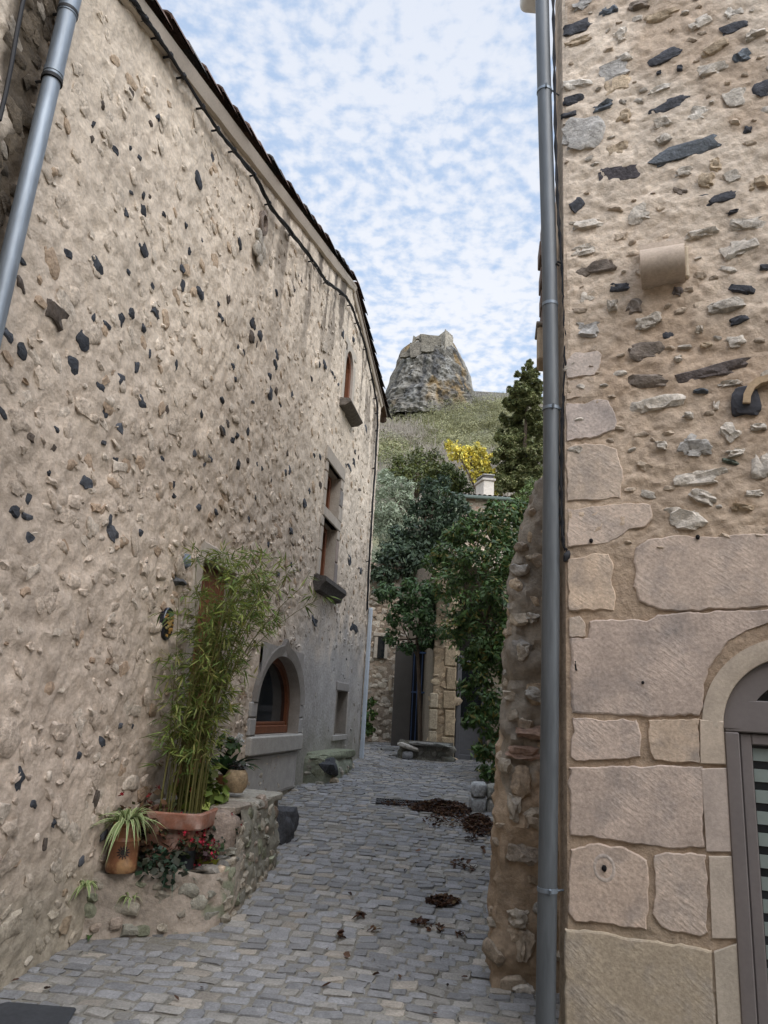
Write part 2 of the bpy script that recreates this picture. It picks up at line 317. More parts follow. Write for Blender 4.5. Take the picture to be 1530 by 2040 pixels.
# ------------------------------------------------------------------ leaves
def leaves(mb, P, size, pal, aspect=.4, up=.4, mi=0, out=None, droop=.3, svar=.35, tv=.28):
    k = len(P)
    if k == 0: return
    nr = rng.normal(size=(k, 3)); nr[:, 2] = np.abs(nr[:, 2])*.6+up
    if out is not None: nr = nr*.7+out*.8
    nr /= np.linalg.norm(nr, axis=1)[:, None]
    ax = rng.normal(size=(k, 3)); ax[:, 2] -= droop
    if out is not None: ax = ax+out*.6
    ax -= nr*(ax*nr).sum(1)[:, None]; ax /= np.linalg.norm(ax, axis=1)[:, None]+1e-9
    sd = np.cross(nr, ax); L = (size*(1+svar*rng.normal(size=k)).clip(.5, 1.8))[:, None]; w = L*aspect*.5
    A = P-ax*L*.5; B = P+sd*w-nr*L*.08; C = P+ax*L*.5-nr*L*.12; D = P-sd*w-nr*L*.08
    V = np.stack([A, B, C, D], 1).reshape(-1, 3); F = np.arange(k*4).reshape(k, 4)
    pal = np.asarray(pal, float); c = pal[rng.integers(0, len(pal), k)]*(1+tv*rng.normal(size=(k, 1))).clip(.45, 1.8)
    mb.add(V, F, np.repeat(c, 4, 0), mi)
def clump_pts(c, r, n, flat=1., shell=.55):
    d = rng.normal(size=(n, 3)); d /= np.linalg.norm(d, axis=1)[:, None]
    rr = (shell+(1-shell)*rng.random(n)**.6)
    lob = 1+.45*(vnoise(d[:, 0]*2.3+c[0]*5, d[:, 1]*2.3+d[:, 2]*2+c[1]*3, 3)-.5)*2
    rr = rr*lob
    return np.asarray(c)+d*(rr*r)[:, None]*np.array([1, 1, flat]), d
def crown_at(spec, depth_jit=.6, sub=5):
    """spec rows (px, py, Y, r px) -> list of (centre, radius) each broken into smaller clumps"""
    out = []
    for px, py, Y, rp in spec:
        c = atY(px, py, Y); sc = np.linalg.norm(c-O3)/FPX; r = rp*sc
        out.append((c, r*.8))
        for i in range(sub):
            d = rng.normal(size=3); d /= np.linalg.norm(d); d[1] = d[1]*1.0
            out.append((c+d*r*.75*np.array([1, 1, .9]), r*rng.uniform(.28, .5)))
    return out
def crown(mb, cl, leaf, pal, dens=1., aspect=.4, droop=.3, shell=.5):
    for c, r in cl:
        n = int(dens*4*math.pi*r*r/(leaf*leaf*aspect)*.75)+5
        P, d = clump_pts(c, r, n, .9, shell)
        tone = rng.uniform(.75, 1.25)
        leaves(mb, P, leaf, np.asarray(pal)*tone, aspect, .35, 0, d, droop)
def limb(mb, a, b, r0, r1, bend=.1, n=7, sides=7):
    a, b = np.asarray(a), np.asarray(b); t = np.linspace(0, 1, n)[:, None]; L = np.linalg.norm(b-a)
    w = rng.normal(size=3)*bend*L; P = a+(b-a)*t+np.sin(t*np.pi)*w; tube(mb, P, np.linspace(r0, r1, n), sides)
def tree(name, label, cat, spec, leaf, pal, base, trunk_r, dens=1., aspect=.4, droop=.3, sub=5, group=None, nbr=8, fork=None):
    base = np.asarray(base, float); root = thing(name, label, cat, base, group)
    cl = crown_at(spec, sub=sub); m = MB(); crown(m, cl, leaf, pal, dens, aspect, droop); m.build('crown', M_LEAF, root, smooth=False)
    m = MB(); top = np.mean([c for c, r in cl[::sub+1]], 0) if fork is None else np.asarray(fork)
    limb(m, base-[0, 0, .15], top, trunk_r, trunk_r*.6, .04, 9, 10)
    for c, r in cl[::sub+1][:nbr]: limb(m, top+(base-top)*rng.uniform(0, .25), c, trunk_r*.45, trunk_r*.12, .08)
    m.build('trunk', M_BARK, root); return root
def strap(mb, base, dir2, L, w, rise, droop, c0, c1=None, n=7, tw=0):
    """arching strap leaf; pale margins when c1 is given"""
    d = np.array([dir2[0], dir2[1], 0.]); d /= np.linalg.norm(d)+1e-9; sd = np.array([-d[1], d[0], 0]); t = np.linspace(0, 1, n)
    P = np.asarray(base)+d*(L*(t*np.cos(rise)))[:, None]+UP*(L*(t*np.sin(rise)-droop*t*t))[:, None]
    W_ = w*np.sin(np.pi*np.clip(t*.85+.15, 0, 1))**.7*(1-t**4)
    rows = np.stack([P+sd*W_[:, None]+UP*(W_*.35)[:, None], P, P-sd*W_[:, None]+UP*(W_*.35)[:, None]], 1)
    c0 = np.asarray(c0)*rng.uniform(.8, 1.2); e = np.asarray(c1)*rng.uniform(.85, 1.15) if c1 is not None else c0
    T = np.stack([np.broadcast_to(e, (n, 3)), np.broadcast_to(c0, (n, 3)), np.broadcast_to(e, (n, 3))], 1); sheet(mb, rows, None, T)

# ================================================================== SETTING
# ground: one sheet with the street's rise and the hill behind, out to the horizon
def setting():
    xs = np.unique(np.concatenate([np.linspace(-60, 120, 91), np.linspace(-2500, 2500, 41)])); ys = np.unique(np.concatenate([np.array(KY), np.linspace(26, 300, 90), np.linspace(300, 2500, 20), np.linspace(-20, 26, 20)]))
    X, Y = np.meshgrid(xs, ys, indexing='ij'); Z = hz(X, Y)-.05
    far = sst(28, 60, Y); Z = Z+far*((fbm(X*.05, Y*.05, 4)-.5)*6)*sst(30, 120, Y)+far*(-.0010*np.clip(np.abs(X-40)-70, 0, 900)**1.35)
    m = MB(); sheet(m, np.stack([X, Y, Z], -1)); tag(m.build('ground', M_GROUND), 'sloping earth of the village and the hill behind it', 'ground', kind='structure')
setting()
def road():
    m = MB()
    # sand bed under the setts
    ss = np.linspace(-7, 17, 60); oo = np.linspace(-1.5, 6, 20); S, Q = np.meshgrid(ss, oo, indexing='ij')
    P = LP+LD*S[..., None]+LN*Q[..., None]; P[..., 2] = gz(P[..., 1])+.0075
    sheet(m, P, None, (.185, .17, .14), 1)
    # individual granite setts in slightly bowed courses
    th = np.linspace(0, 2*np.pi, 10, endpoint=False); ex = .22
    ux = np.sign(np.cos(th))*np.abs(np.cos(th))**ex; uy = np.sign(np.sin(th))*np.abs(np.sin(th))**ex
    ring = [(1.0, -.03), (.985, .0085), (.92, .0150), (.55, .0168)]
    F = []
    for i in range(3):
        for j in range(10): F.append((i*10+j, i*10+(j+1) % 10, (i+1)*10+(j+1) % 10, (i+1)*10+j))
    F = np.array(F); FC = np.array([(30+j, 30+(j+1) % 10, 40) for j in range(10)])
    s = -4.6; row = 0
    while s < 16.5:
        d = rng.uniform(.085, .12); o = -.5+rng.uniform(0, .1)
        while o < 5.2:
            w = rng.uniform(.10, .20)
            bow = .10*math.sin(o*1.15+.4)+.05*math.sin(s*1.3+o*.7)
            cs, co = s+d/2+bow, o+w/2
            P0 = LP+LD*cs+LN*co; z0 = float(gz(P0[1]))
            hid = (co > 3.5 and .9 < cs) or (co > 3.3 and 1.2 < cs < 9) or (co < -.25 and cs < 9.6)
            if not hid:
                yaw = rng.normal()*.05+bow*.5; tx, ty = rng.normal()*.02, rng.normal()*.03; dz = rng.normal()*.0035
                hx, hy = (w-.008)/2*rng.uniform(.92, 1.0), (d-.007)/2*rng.uniform(.9, 1.0); skew = rng.normal()*.12
                sl_ = (float(gz(P0[1]+.2))-float(gz(P0[1]-.2)))/.4
                V = []
                for k, (q, h) in enumerate(ring):
                    jit = 1+.07*rng.normal(size=10) if k < 3 else 1
                    a = ux*hx*q*jit; b = uy*hy*q*jit+skew*a; V.append(np.stack([a, b, np.full(10, h)+rng.normal(size=10)*.0016], 1))
                V = np.concatenate(V+[np.array([[0, 0, .0172+rng.normal()*.001]])])
                a, b, h = V[:, 0], V[:, 1], V[:, 2]; h = h+a*tx+b*ty+dz
                ca, sa = math.cos(yaw), math.sin(yaw); a, b = a*ca-b*sa, a*sa+b*ca
                P = P0+LN*a[:, None]+LD*b[:, None]; P[:, 2] = z0+h+b*LD[1]*sl_
                t = rng.random(); wm = float(sst(5.2, 3.6, P0[1]))*.35+.22
                base = np.array([.20, .196, .192]) if t > wm+.12 else (np.array([.23, .215, .19]) if t > .08 else np.array([.26, .23, .19]))
                base = base*rng.uniform(.78, 1.22)
                m.add(P, F, base); m.add(P, FC, base)
            o += w
        s += d; row += 1
    return tag(m.build('road', [M_SETT, M_BED]), 'cobbled street of grey granite setts climbing between the houses', 'street', kind='structure')
ROAD = road()

# ================================================================== LEFT STONE HOUSE
PK = 6.62
def rake(s): return np.where(np.asarray(s) < PK, 8.56+.286*(np.asarray(s)-PK), 8.56-.262*(np.asarray(s)-PK))
S_END = 9.72
HOUSE = thing('stone_house', 'tall rubble stone house with tiled gable roof on the left of the street', 'house', lw(4, 0, .2))
MORT = np.array([.485, .425, .355])
def arch_z(s, c, a, zs, h, e=2.1): return zs+h*np.clip(1-np.abs((np.asarray(s)-c)/a)**e, 0, 1)**(1/1.7)
OPEN = dict(door=(1.98, 2.80, .70, 2.86), upper=(6.0, 6.80, 4.48, 5.17), lower=(5.98, 6.80, 3.43, 4.32), top=(6.55, 7.08, 6.42, 7.42), arch=(3.80, 5.48, 1.26, 2.26), niche=(7.62, 8.36, 1.20, 1.88))
def lw_color(S, Z):
    c = np.broadcast_to(MORT, S.shape+(3,)).copy()
    n1 = fbm(S*.9, Z*.9, 11, 4); n2 = fbm(S*3, Z*3, 12, 4)
    c = lerp3(c, (.66, .59, .49), sst(2.8, 6.2, Z+(n1-.5)*3)*.85)                 # cream render up high, paled further to carry the stronger sky light
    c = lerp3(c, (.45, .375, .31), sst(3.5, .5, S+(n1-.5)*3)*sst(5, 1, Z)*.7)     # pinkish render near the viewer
    c = lerp3(c, (.33, .325, .315), sst(4.3, 6.2, S+(n1-.5)*2.2)*sst(3.3, 2.2, Z+(n2-.5)*1.4))  # grey cement render low at the far end
    c = lerp3(c, (.22, .225, .23), sst(.52, .72, n1)*sst(5.6, 7, S)*sst(2.6, 1.4, Z)*.6)
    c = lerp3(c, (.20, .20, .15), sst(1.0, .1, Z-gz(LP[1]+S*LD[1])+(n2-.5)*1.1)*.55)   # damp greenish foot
    c = lerp3(c, (.10, .085, .07), sst(.47, .60, fbm(S*5.5, Z*.6, 21, 4))*sst(2.6, .2, rake(S)-Z)*sst(1.5, 4.0, S)*.9)    # run-off streaks under the verge
    c = lerp3(c, (.075, .06, .042), sst(-1.0, -1.16, S+(n2-.5)*.22)*sst(-1.46, -1.36, S+(n2-.5)*.10)*sst(3.6, 4.1, Z+n1)*sst(.25, .45, n2+.12))   # dark mossy strip behind the pipe
    return c*np.array([1.04, .995, .95])*(.86+.28*n2)[..., None]
def lw_disp(S, Z):
    am = .050*fbm(S*2.6, Z*2.6, 31, 3)+.026*fbm(S*6, Z*6.5, 32, 3)+.018*(1-np.abs(2*fbm(S*9.5, Z*10, 34, 3)-1)*1.6)+.030*fbm(S*17, Z*17, 33, 2)
    smooth = sst(4.6, 5.8, S+(fbm(S, Z, 9)-.5)*2)*sst(3.1, 2.3, Z+(fbm(S*2, Z*2, 8)-.5)*1.2)
    am = am*(1-.8*smooth)+.045*smooth
    ed = np.full(S.shape, 9.)
    for a, b, c, d in OPEN.values():
        dx = np.maximum(np.maximum(a-S, S-b), 0); dz = np.maximum(np.maximum(c-Z, Z-d), 0); ed = np.minimum(ed, np.hypot(dx, dz))
    k = sst(0, .16, ed); return (am-.066)*.78*k+.0*k
def left_wall():
    m = MB()
    sl = np.unique(np.round(np.concatenate([np.arange(-3.4, -1.6, .12), np.arange(-1.6, 4, .024), np.arange(4, S_END, .034), [S_END]]+[[a, b] for a, b, c, d in OPEN.values()]), 4))
    f = np.unique(np.round(np.concatenate([np.arange(-.4, 8.6, .034)]+[[c, d] for a, b, c, d in OPEN.values()]), 4))
    S, Z = np.meshgrid(sl, f, indexing='ij'); top = rake(S)
    keepz = (Z[:-1, :-1]+.017 < top[:-1, :-1]-.06)
    Sc = (S[:-1, :-1]+S[1:, 1:])/2; Zc = (Z[:-1, :-1]+Z[1:, 1:])/2
    keep = keepz.copy()
    for a, b, c, d in OPEN.values(): keep &= ~((Sc > a) & (Sc < b) & (Zc > c) & (Zc < d))
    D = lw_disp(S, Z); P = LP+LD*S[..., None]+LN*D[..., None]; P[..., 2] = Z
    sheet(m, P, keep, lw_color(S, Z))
    # stones standing in the render, dark basalt ones first (outlines taken from the wall)
    A = [(410,420,12,22),(515,375,14,28),(600,497,10,16),(625,470,8,20),(367,555,10,18),(377,495,8,20),(460,600,18,16),(522,590,6,14),(553,630,8,12),(575,780,10,18),(600,785,8,14),(580,840,18,32),(508,850,10,22),(655,857,8,12),(575,995,18,24),(270,1010,20,22),(385,1060,25,30),(612,1135,15,28),(735,1135,13,30),(795,1172,16,24),(617,1245,18,24),(905,1190,10,26),(878,1268,9,16),(868,1210,8,12),(755,1005,9,20),(740,895,8,16),(725,1070,8,18),(1170,1148,10,16),(1010,1290,12,26),(1035,1335,10,22),(515,1085,12,14),(210,1250,45,55),(90,1035,25,18),(85,1135,35,22),(485,1275,14,30),(520,1250,12,26),(425,1295,14,12),(1100,1165,7,12),(850,625,12,20),(790,720,20,28)]
    B = [(40,205,45,40),(130,300,45,48),(495,240,46,72),(440,390,46,78),(925,65,25,38),(635,145,16,16),(725,95,18,35),(785,75,15,40),(860,160,22,28),(825,385,22,50),(895,310,10,36),(1050,380,14,46),(1390,395,10,20),(1500,215,18,45),(1515,130,14,40),(1455,305,10,25),(845,605,40,55),(628,670,26,55),(712,765,28,34),(998,645,15,30),(1205,670,14,28),(1325,595,14,22),(595,515,36,32),(725,475,26,46),(180,815,28,35),(320,880,16,32),(530,1090,36,45),(175,1185,20,40),(170,1410,42,48),(690,950,18,25),(975,945,18,18),(1043,1095,6,26),(1045,1165,12,16),(1145,1115,8,18),(1190,1230,12,25),(1295,1262,13,18),(1485,1300,18,25),(835,1380,14,25),(1165,910,14,28),(1250,940,18,35),(1360,735,12,30),(1325,775,20,25),(1390,830,12,25),(1420,800,9,18),(1482,778,9,28),(1425,975,10,35),(1480,950,9,18),(340,765,20,15),(290,1025,10,22),(1405,465,10,18),(555,100,12,40)]
    C = [(405,60,14,40),(385,130,10,35),(350,85,16,38),(290,180,9,22),(260,135,9,18),(515,190,18,46),(505,255,16,35),(470,345,14,46),(470,450,20,50),(515,440,9,35),(548,525,12,25),(620,465,15,35),(140,505,15,25),(183,665,13,30),(135,710,22,24),(215,775,14,22),(245,745,9,20),(320,710,10,32),(585,862,10,25),(575,990,11,27),(605,975,10,36),(255,925,9,40),(320,910,10,18),(380,935,6,15),(415,965,10,20),(480,1035,8,20),(810,1075,9,28),(735,1115,7,20),(700,1200,12,35),(960,1082,9,20),(1075,1108,10,18),(325,1305,20,25),(607,1387,12,25),(457,1480,8,28),(520,1680,10,25),(700,1435,8,18),(620,1470,14,15),(1005,1585,12,38),(1040,925,10,30),(1005,955,16,18),(985,945,8,22),(1117,690,8,28),(1085,1655,9,25),(810,885,8,18),(745,350,10,15),(910,350,8,18),(800,255,8,25),(835,260,10,30),(890,320,7,15),(1065,890,5,20),(1048,850,5,18),(965,55,8,40),(1035,90,9,20),(215,270,12,15),(770,2000,15,22),(760,875,6,15),(615,1615,8,16)]
    Fz = [(850,105,8,22),(905,285,13,30),(1335,195,10,32),(1125,570,18,22),(1365,605,20,32),(50,1195,6,18),(125,210,14,28)]
    E = [(40,1552,13,27),(205,1480,10,13),(160,1505,6,10),(90,1680,5,13),(188,1595,7,19),(65,1602,7,10),(105,1640,6,9),(30,1020,9,12)]
    dark = [(x/2, y/2, w/2, h/2) for x, y, w, h in A]+[(x/3, 600+y/3, w/3, h/3) for x, y, w, h in B]+[(400+x/3.4, 650+y/3.4, w/3.4, h/3.4) for x, y, w, h in C]+[(250+x/3, 1050+y/3, w/3, h/3) for x, y, w, h in Fz]+E
    occ = []
    def stone(s, z, a, b, ang, t, dep, l):
        ca, sa = math.cos(ang), math.sin(ang); D0 = float(lw_disp(np.array([[s]]), np.array([[z]]))[0, 0])
        ax = (LD*ca+UP*sa)*a; ay = (-LD*sa+UP*ca)*b; c = lw(s, 0, 0)*[1, 1, 0]+UP*z+LN*(D0-dep*.55+.004)
        lump(m, c, ax, ay, LN*dep, l, t, 1, rng.uniform(.6, 1.0), rng.uniform(.3, .5), rng.uniform(1.4, 2.4)); occ.append((s, z, max(a, b)))
    for x, y, w, h in dark:
        s, z = Ls(x, y); s2, _ = Ls(x+w, y); _, z2 = Ls(x, y-h); a, b = max(.018, abs(s2-s)), max(.022, abs(z2-z))
        brown = rng.random() < .22; t = np.array([.10, .08, .065]) if brown else np.array([.048, .052, .060])*rng.uniform(.6, 1.5)
        stone(s, z, a*.9, b*.9, rng.normal()*.2-.2, t, .016+.09*min(a, b), 2)
    # blue-grey schist by the door
    for x, y, w, h in [(372, 1113, 7, 19), (360, 1158, 11, 12)]:
        s, z = Ls(x, y); s2, _ = Ls(x+w, y); _, z2 = Ls(x, y-h); stone(s, z, abs(s2-s), abs(z2-z), -.2, (.17, .20, .23) if y < 1130 else (.10, .10, .10), .09, 2)
    # mortar-coated and pale limestone rubble, random
    nr = 0
    while nr < 2300:
        s = rng.uniform(-1.7, S_END-.05); z = rng.uniform(.05, 8.4)
        if z > rake(s)-.35 or (z > 3.8 and rng.random() < .4): continue
        sm = float(sst(4.6, 5.8, np.array(s))*sst(3.0, 2.3, np.array(z)))
        if rng.random() < sm*.93: continue
        if any(a-.1 < s < b+.1 and c-.1 < z < d+.08 for a, b, c, d in OPEN.values()): continue
        a = rng.uniform(.022, .07)*(1 if rng.random() > .12 else 1.6); b = a*rng.uniform(.45, .8)
        if any(abs(s-q)+abs(z-r) < (w+a)*.75 for q, r, w in occ[-500:]) and rng.random() < .9: continue
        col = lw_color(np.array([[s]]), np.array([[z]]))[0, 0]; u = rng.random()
        up_ = .35 if z > 5 else 0
        if u < .018*(1-up_): t = np.array([.055, .057, .063])*rng.uniform(.7, 1.8); a *= .75; b *= .75
        elif u < .13: t = col*np.array([.74, .66, .58])
        elif u < .34: t = col*.6+np.array([.52, .46, .38])*.42
        else: t = col*rng.uniform(.88, 1.1)
        stone(s, z, a*1.15, b*1.1, rng.normal()*.5-.2, t, rng.uniform(.012, .024)*(.75 if z > 3.8 else 1), 2 if s < 5 else 1); nr += 1
    # low rough pier and stains behind the near downpipe
    for i in range(70):
        s = rng.uniform(-1.38, -1.08); z = rng.uniform(3.2, 8); stone(s, z, rng.uniform(.03, .09), rng.uniform(.03, .08), rng.normal()*.5, np.array([.09, .07, .048])*rng.uniform(.6, 1.7), .022, 2)
    return m.build('wall', [M_RUB, M_STONE], HOUSE)
WALL = left_wall()
def house_body():
    m = MB(); d = 6.5; zt = lambda s: float(rake(s))-.06
    e0, e1 = -3.4, S_END
    def q(s, o, z): p = lw(s, o, 0); p[2] = z; return p
    m.add([q(e1, .0, -.4), q(e1, -d, -.4), q(e1, -d, zt(e1)), q(e1, .0, zt(e1))], [(0, 1, 2, 3)], MORT)
    m.add([q(e0, .0, -.4), q(e0, -d, -.4), q(e0, -d, zt(e0)), q(e0, .0, zt(e0))], [(3, 2, 1, 0)], MORT)
    m.add([q(e0, -d, -.4), q(e1, -d, -.4), q(e1, -d, zt(e1)), q(PK, -d, zt(PK)), q(e0, -d, zt(e0))], [(0, 1, 2, 3, 4)], MORT)
    # unseen wing added behind the viewer, blocking low sky light from the lower walls
    w0 = q(-3.4, .0, 0); yb = -4.6
    for (xa_, ya_), (xb_, yb_) in (((w0[0], w0[1]), (w0[0]-.6, yb)), ((w0[0]-.6, yb), (10., yb)), ((10., yb), (10., yb-6)), ((10., yb-6), (w0[0]-6, yb-6))): m.add([(xa_, ya_, -.6), (xb_, yb_, -.6), (xb_, yb_, 8.0), (xa_, ya_, 8.0)], [(0, 1, 2, 3)], MORT)
    m.add([(w0[0]-6, yb-6, 8.0), (10.3, yb-6, 8.0), (10.3, yb-3, 9.1), (w0[0]-6, yb-3, 9.1), (10.3, yb+.3, 7.95), (w0[0]-6, yb+.3, 7.95)], [(0, 1, 2, 3), (3, 2, 4, 5)], (.16, .10, .075))
    m.build('side_wall', M_RUB, HOUSE, smooth=False)
    # roof: tiled verge over the gable wall, several tile columns deep, then plain slope
    m = MB(); oh = .13
    a = np.linspace(0, np.pi, 7)
    def tile(p, ax, up, sd, L, r0, r1, t, inv=False):
        rows = []
        for k, r in ((0, r0), (1, r1)):
            for rr in (r, r-.016):
                rows.append([p+ax*(L*k)+sd*(np.cos(x)*rr)+up*(np.sin(x)*rr*(-.8 if inv else .8)) for x in a])
        o0, i0, o1, i1 = [np.array(r) for r in rows]
        sheet(m, np.stack([o0, o1]), None, t); sheet(m, np.stack([i0, i1]), None, t); sheet(m, np.stack([o0, i0]), None, t); sheet(m, np.stack([o1, i1]), None, t)
    for side in (-1, 1):
        sl_ = math.atan(.286 if side < 0 else .262); ax = LD*side*math.cos(sl_)-UP*math.sin(sl_); up = LD*side*math.sin(sl_)+UP*math.cos(sl_)
        L = (PK+3.4)/math.cos(sl_) if side < 0 else (S_END-PK+.42)/math.cos(sl_)
        for c in range(7):
            o = oh-.10-c*.2
            k = 0; x = 0
            while x < L-.1:
                t = np.array([.17, .11, .085])*rng.uniform(.55, 1.25) if rng.random() > .35 else np.array([.12, .11, .10])*rng.uniform(.6, 1.2)
                p = lw(PK, 0, 0); p[2] = 8.56+.045; p = p+ax*x+LN*(o+rng.normal()*.008)+up*(.0+rng.normal()*.006)
                lift = .035
                tile(p+up*.0, unit(ax+up*.07), up, LN, .42, .085, .105, t)
                if c > 0: tile(p+LN*.1-up*.02, unit(ax+up*.07), up, LN, .42, .10, .08, t*.7, True)
                x += .345
        p = lw(PK, 0, 0); p[2] = 8.56+.02
        u0 = p+LN*(oh-.06); m.add([u0, u0+ax*L, u0+ax*L-LN*(d+.4), u0-LN*(d+.4)], [(0, 1, 2, 3)], (.13, .085, .06))
        u0 = u0-up*.05; m.add([u0+up*.046, u0+ax*L+up*.046, u0+ax*L, u0], [(0, 1, 2, 3)], (.16, .13, .10)); m.add([u0, u0+ax*L, u0+ax*L-LN*(d+.3), u0-LN*(d+.3)], [(0, 1, 2, 3)], (.12, .07, .045))
    m.build('roof', M_TILE, HOUSE, smooth=False)
    # cream mortar band below the verge
    m = MB(); ss = np.linspace(-3.4, PK+.05, 90); bw = np.interp(ss, [-3.4, 5.5, PK], [.11, .11, .08])
    def band(ss, bw, o0):
        P = []
        for s_, w_ in zip(ss, bw):
            zt_ = float(rake(s_))+.0; jitter = .015*(vnoise(s_*5, 0., 3)-.5)
            col = []
            for o, z in ((.0, zt_-w_-.01+jitter), (o0, zt_-w_+jitter), (o0+.02, zt_-w_*.5), (o0+.035, zt_+.01)):
                q_ = lw(s_, o, 0); q_[2] = z; col.append(q_)
            P.append(col)
        sheet(m, np.array(P), None, (.52, .45, .37))
    band(ss, bw, .045); ss = np.linspace(PK+.05, S_END, 40); band(ss, np.full(40, .09), .03)
    m.build('verge_band', M_CREAM, HOUSE)
house_body()
def q3(s, o, z): p = lw(s, o, 0); p[2] = z; return p
def reveal(m, pts, d0, d1, tint, mi=0):
    """tunnel of an opening whose outline pts are (s, z), from depth d0 to depth d1"""
    A = np.array([[q3(s, -d0, z) for s, z in pts], [q3(s, -d1, z) for s, z in pts]]); A = np.concatenate([A, A[:, :1]], 1); sheet(m, A, None, tint, mi)
def bar(m, s0, s1, o0, o1, z0, z1, bev=.006, tint=(.5, .5, .5), mi=0):
    boxat(m, q3(s0, o0, z0), LD*(s1-s0), LN*(o1-o0), UP*(z1-z0), bev, tint, mi)
ST = (.40, .35, .29); STD = (.16, .14, .125)
def rect(a, b, c, d): return [(a, c), (b, c), (b, d), (a, d)]
def house_openings():
    # --- mullioned window
    a, b, c, d = OPEN['lower']; a2, b2, c2, d2 = OPEN['upper']
    m = MB(); reveal(m, rect(a, b, c, d), -.015, .30, ST); reveal(m, rect(a2, b2, c2, d2), -.015, .30, ST)
    bar(m, 5.80, 7.0, -.05, .035, d2, d2+.22, .012, ST); bar(m, 5.86, 6.95, -.08, .035, d+.0, c2, .012, ST)
    for z0, z1, t in ((3.44, 3.80, (.21, .18, .165)), (3.81, 4.16, (.25, .20, .17)), (4.17, 4.32, ST), (4.48, 4.72, ST), (4.73, 5.0, (.22, .20, .18)), (5.01, 5.17, ST)):
        bar(m, 6.803, 6.97+rng.uniform(-.03, .08), -.28, .03, z0, z1, .012, t)
        bar(m, 5.84+rng.uniform(-.03, .02), 5.975, -.1, .022, z0, z1, .012, ST)
    w = m.build('window', M_DRESS, HOUSE); plabel(w, 'tall mullioned window split by a stone crossbar')
    m = MB()
    for (a_, b_, c_, d_) in ((a, b, c, d), (a2, b2, c2, d2)):
        for s0, s1, z0, z1 in ((a_+.002, a_+.07, c_, d_), (b_-.07, b_-.002, c_, d_), (a_+.07, b_-.07, c_+.002, c_+.07), (a_+.07, b_-.07, d_-.07, d_-.002), ((a_+b_)/2-.035, (a_+b_)/2+.035, c_+.07, d_-.07)): bar(m, s0, s1, -.22, -.14, z0, z1, .008)
    m.build('frame', M_WOOD, w)
    m = MB(); [bar(m, a_+.05, b_-.05, -.20, -.185, c_+.05, d_-.05, 0) for (a_, b_, c_, d_) in ((a, b, c, d), (a2, b2, c2, d2))]; m.build('pane', M_GLASS, w)
    m = MB()
    pr = [(-.05, 3.42), (.17, 3.40), (.18, 3.33), (.12, 3.27), (.10, 3.20), (-.05, 3.18)]
    prism(m, [q3(5.74, o, z) for o, z in pr], LD*1.32, (.07, .062, .055)); m.build('sill', M_STONE, w)
    # --- small arched window high up
    a, b, c, d = OPEN['top']; cs = (a+b)/2; ha = (b-a)/2; zs = d-.30
    arc = [(s, float(arch_z(s, cs, ha, zs, .30))) for s in np.linspace(b, a, 15)]
    out = [(a, c), (b, c)]+arc
    m = MB(); reveal(m, out, -.02, .26, (.45, .40, .34))
    for s0, s1 in zip(np.linspace(a, b, 15)[:-1], np.linspace(a, b, 15)[1:]):
        z0, z1 = float(arch_z(s0, cs, ha, zs, .3)), float(arch_z(s1, cs, ha, zs, .3)); m.add([q3(s0, .02, z0), q3(s1, .02, z1), q3(s1, .02, d+.04), q3(s0, .02, d+.04)], [(0, 1, 2, 3)], (.46, .41, .34))
    for s0, s1, z0, z1 in ((b+.002, b+.17, c+.0, d-.1), (a-.12, a-.002, c, d-.1), (a-.12, b+.17, d+.003, d+.14)): bar(m, s0, s1, -.05, .018, z0, z1, .01, (.46, .41, .34))
    w = m.build('window', M_CREAM, HOUSE); plabel(w, 'small round-headed window high under the gable')
    m = MB(); bar(m, a+.002, a+.085, -.12, -.02, c, zs+.05, .006); bar(m, b-.085, b-.002, -.12, -.02, c, zs+.05, .006); bar(m, a+.085, b-.085, -.12, -.02, c+.002, c+.07, .006)
    ar = np.linspace(a+.002, b-.002, 13); A1 = [(s, float(arch_z(s, cs, ha, zs, .295))) for s in ar]; A2 = [(cs+(s-cs)*.74, float(z)-.075) for s, z in A1]
    for i in range(12):
        P = [q3(*[A1[i][0], -.12, A1[i][1]]), q3(A1[i+1][0], -.12, A1[i+1][1]), q3(A2[i+1][0], -.12, A2[i+1][1]), q3(A2[i][0], -.12, A2[i][1])]; prism(m, P, LN*.099)
    m.build('frame', M_WOOD, w); m = MB(); prism(m, [q3(s, -.10, z) for s, z in out], LN*.012); m.build('pane', M_GLASS, w)
    m = MB(); prism(m, [q3(a-.16, o, z) for o, z in ((-.04, c), (.17, c-.02), (.19, c-.07), (.11, c-.13), (-.04, c-.15))], LD*(b-a+.42), (.15, .13, .11)); m.build('sill', M_STONE, w)
    # --- arched ground-floor window
    a, b, c, d = OPEN['arch']; cs = (a+b)/2; ha = (b-a)/2; zs = 1.62; h = .56
    f = lambda s: float(arch_z(s, cs, ha, zs, h))
    arr = np.linspace(a, b, 33); out = [(a, c), (b, c)]+[(s, f(s)) for s in arr[::-1]]
    m = MB(); reveal(m, out, -.03, .28, (.29, .26, .225))
    for s0, s1 in zip(arr[:-1], arr[1:]): m.add([q3(s0, .03, f(s0)), q3(s1, .03, f(s1)), q3(s1, .03, d+.02), q3(s0, .03, d+.02)], [(0, 1, 2, 3)], (.30, .28, .255))
    # moulded hood with a small point
    hood = []
    for t in np.linspace(-1, 1, 41):
        s = cs+t*(ha+.13); z = zs+(h+.12)*max(0, 1-abs(t)**2.1)**(1/1.7); z += .09*math.exp(-(t/.07)**2); hood.append((s, z))
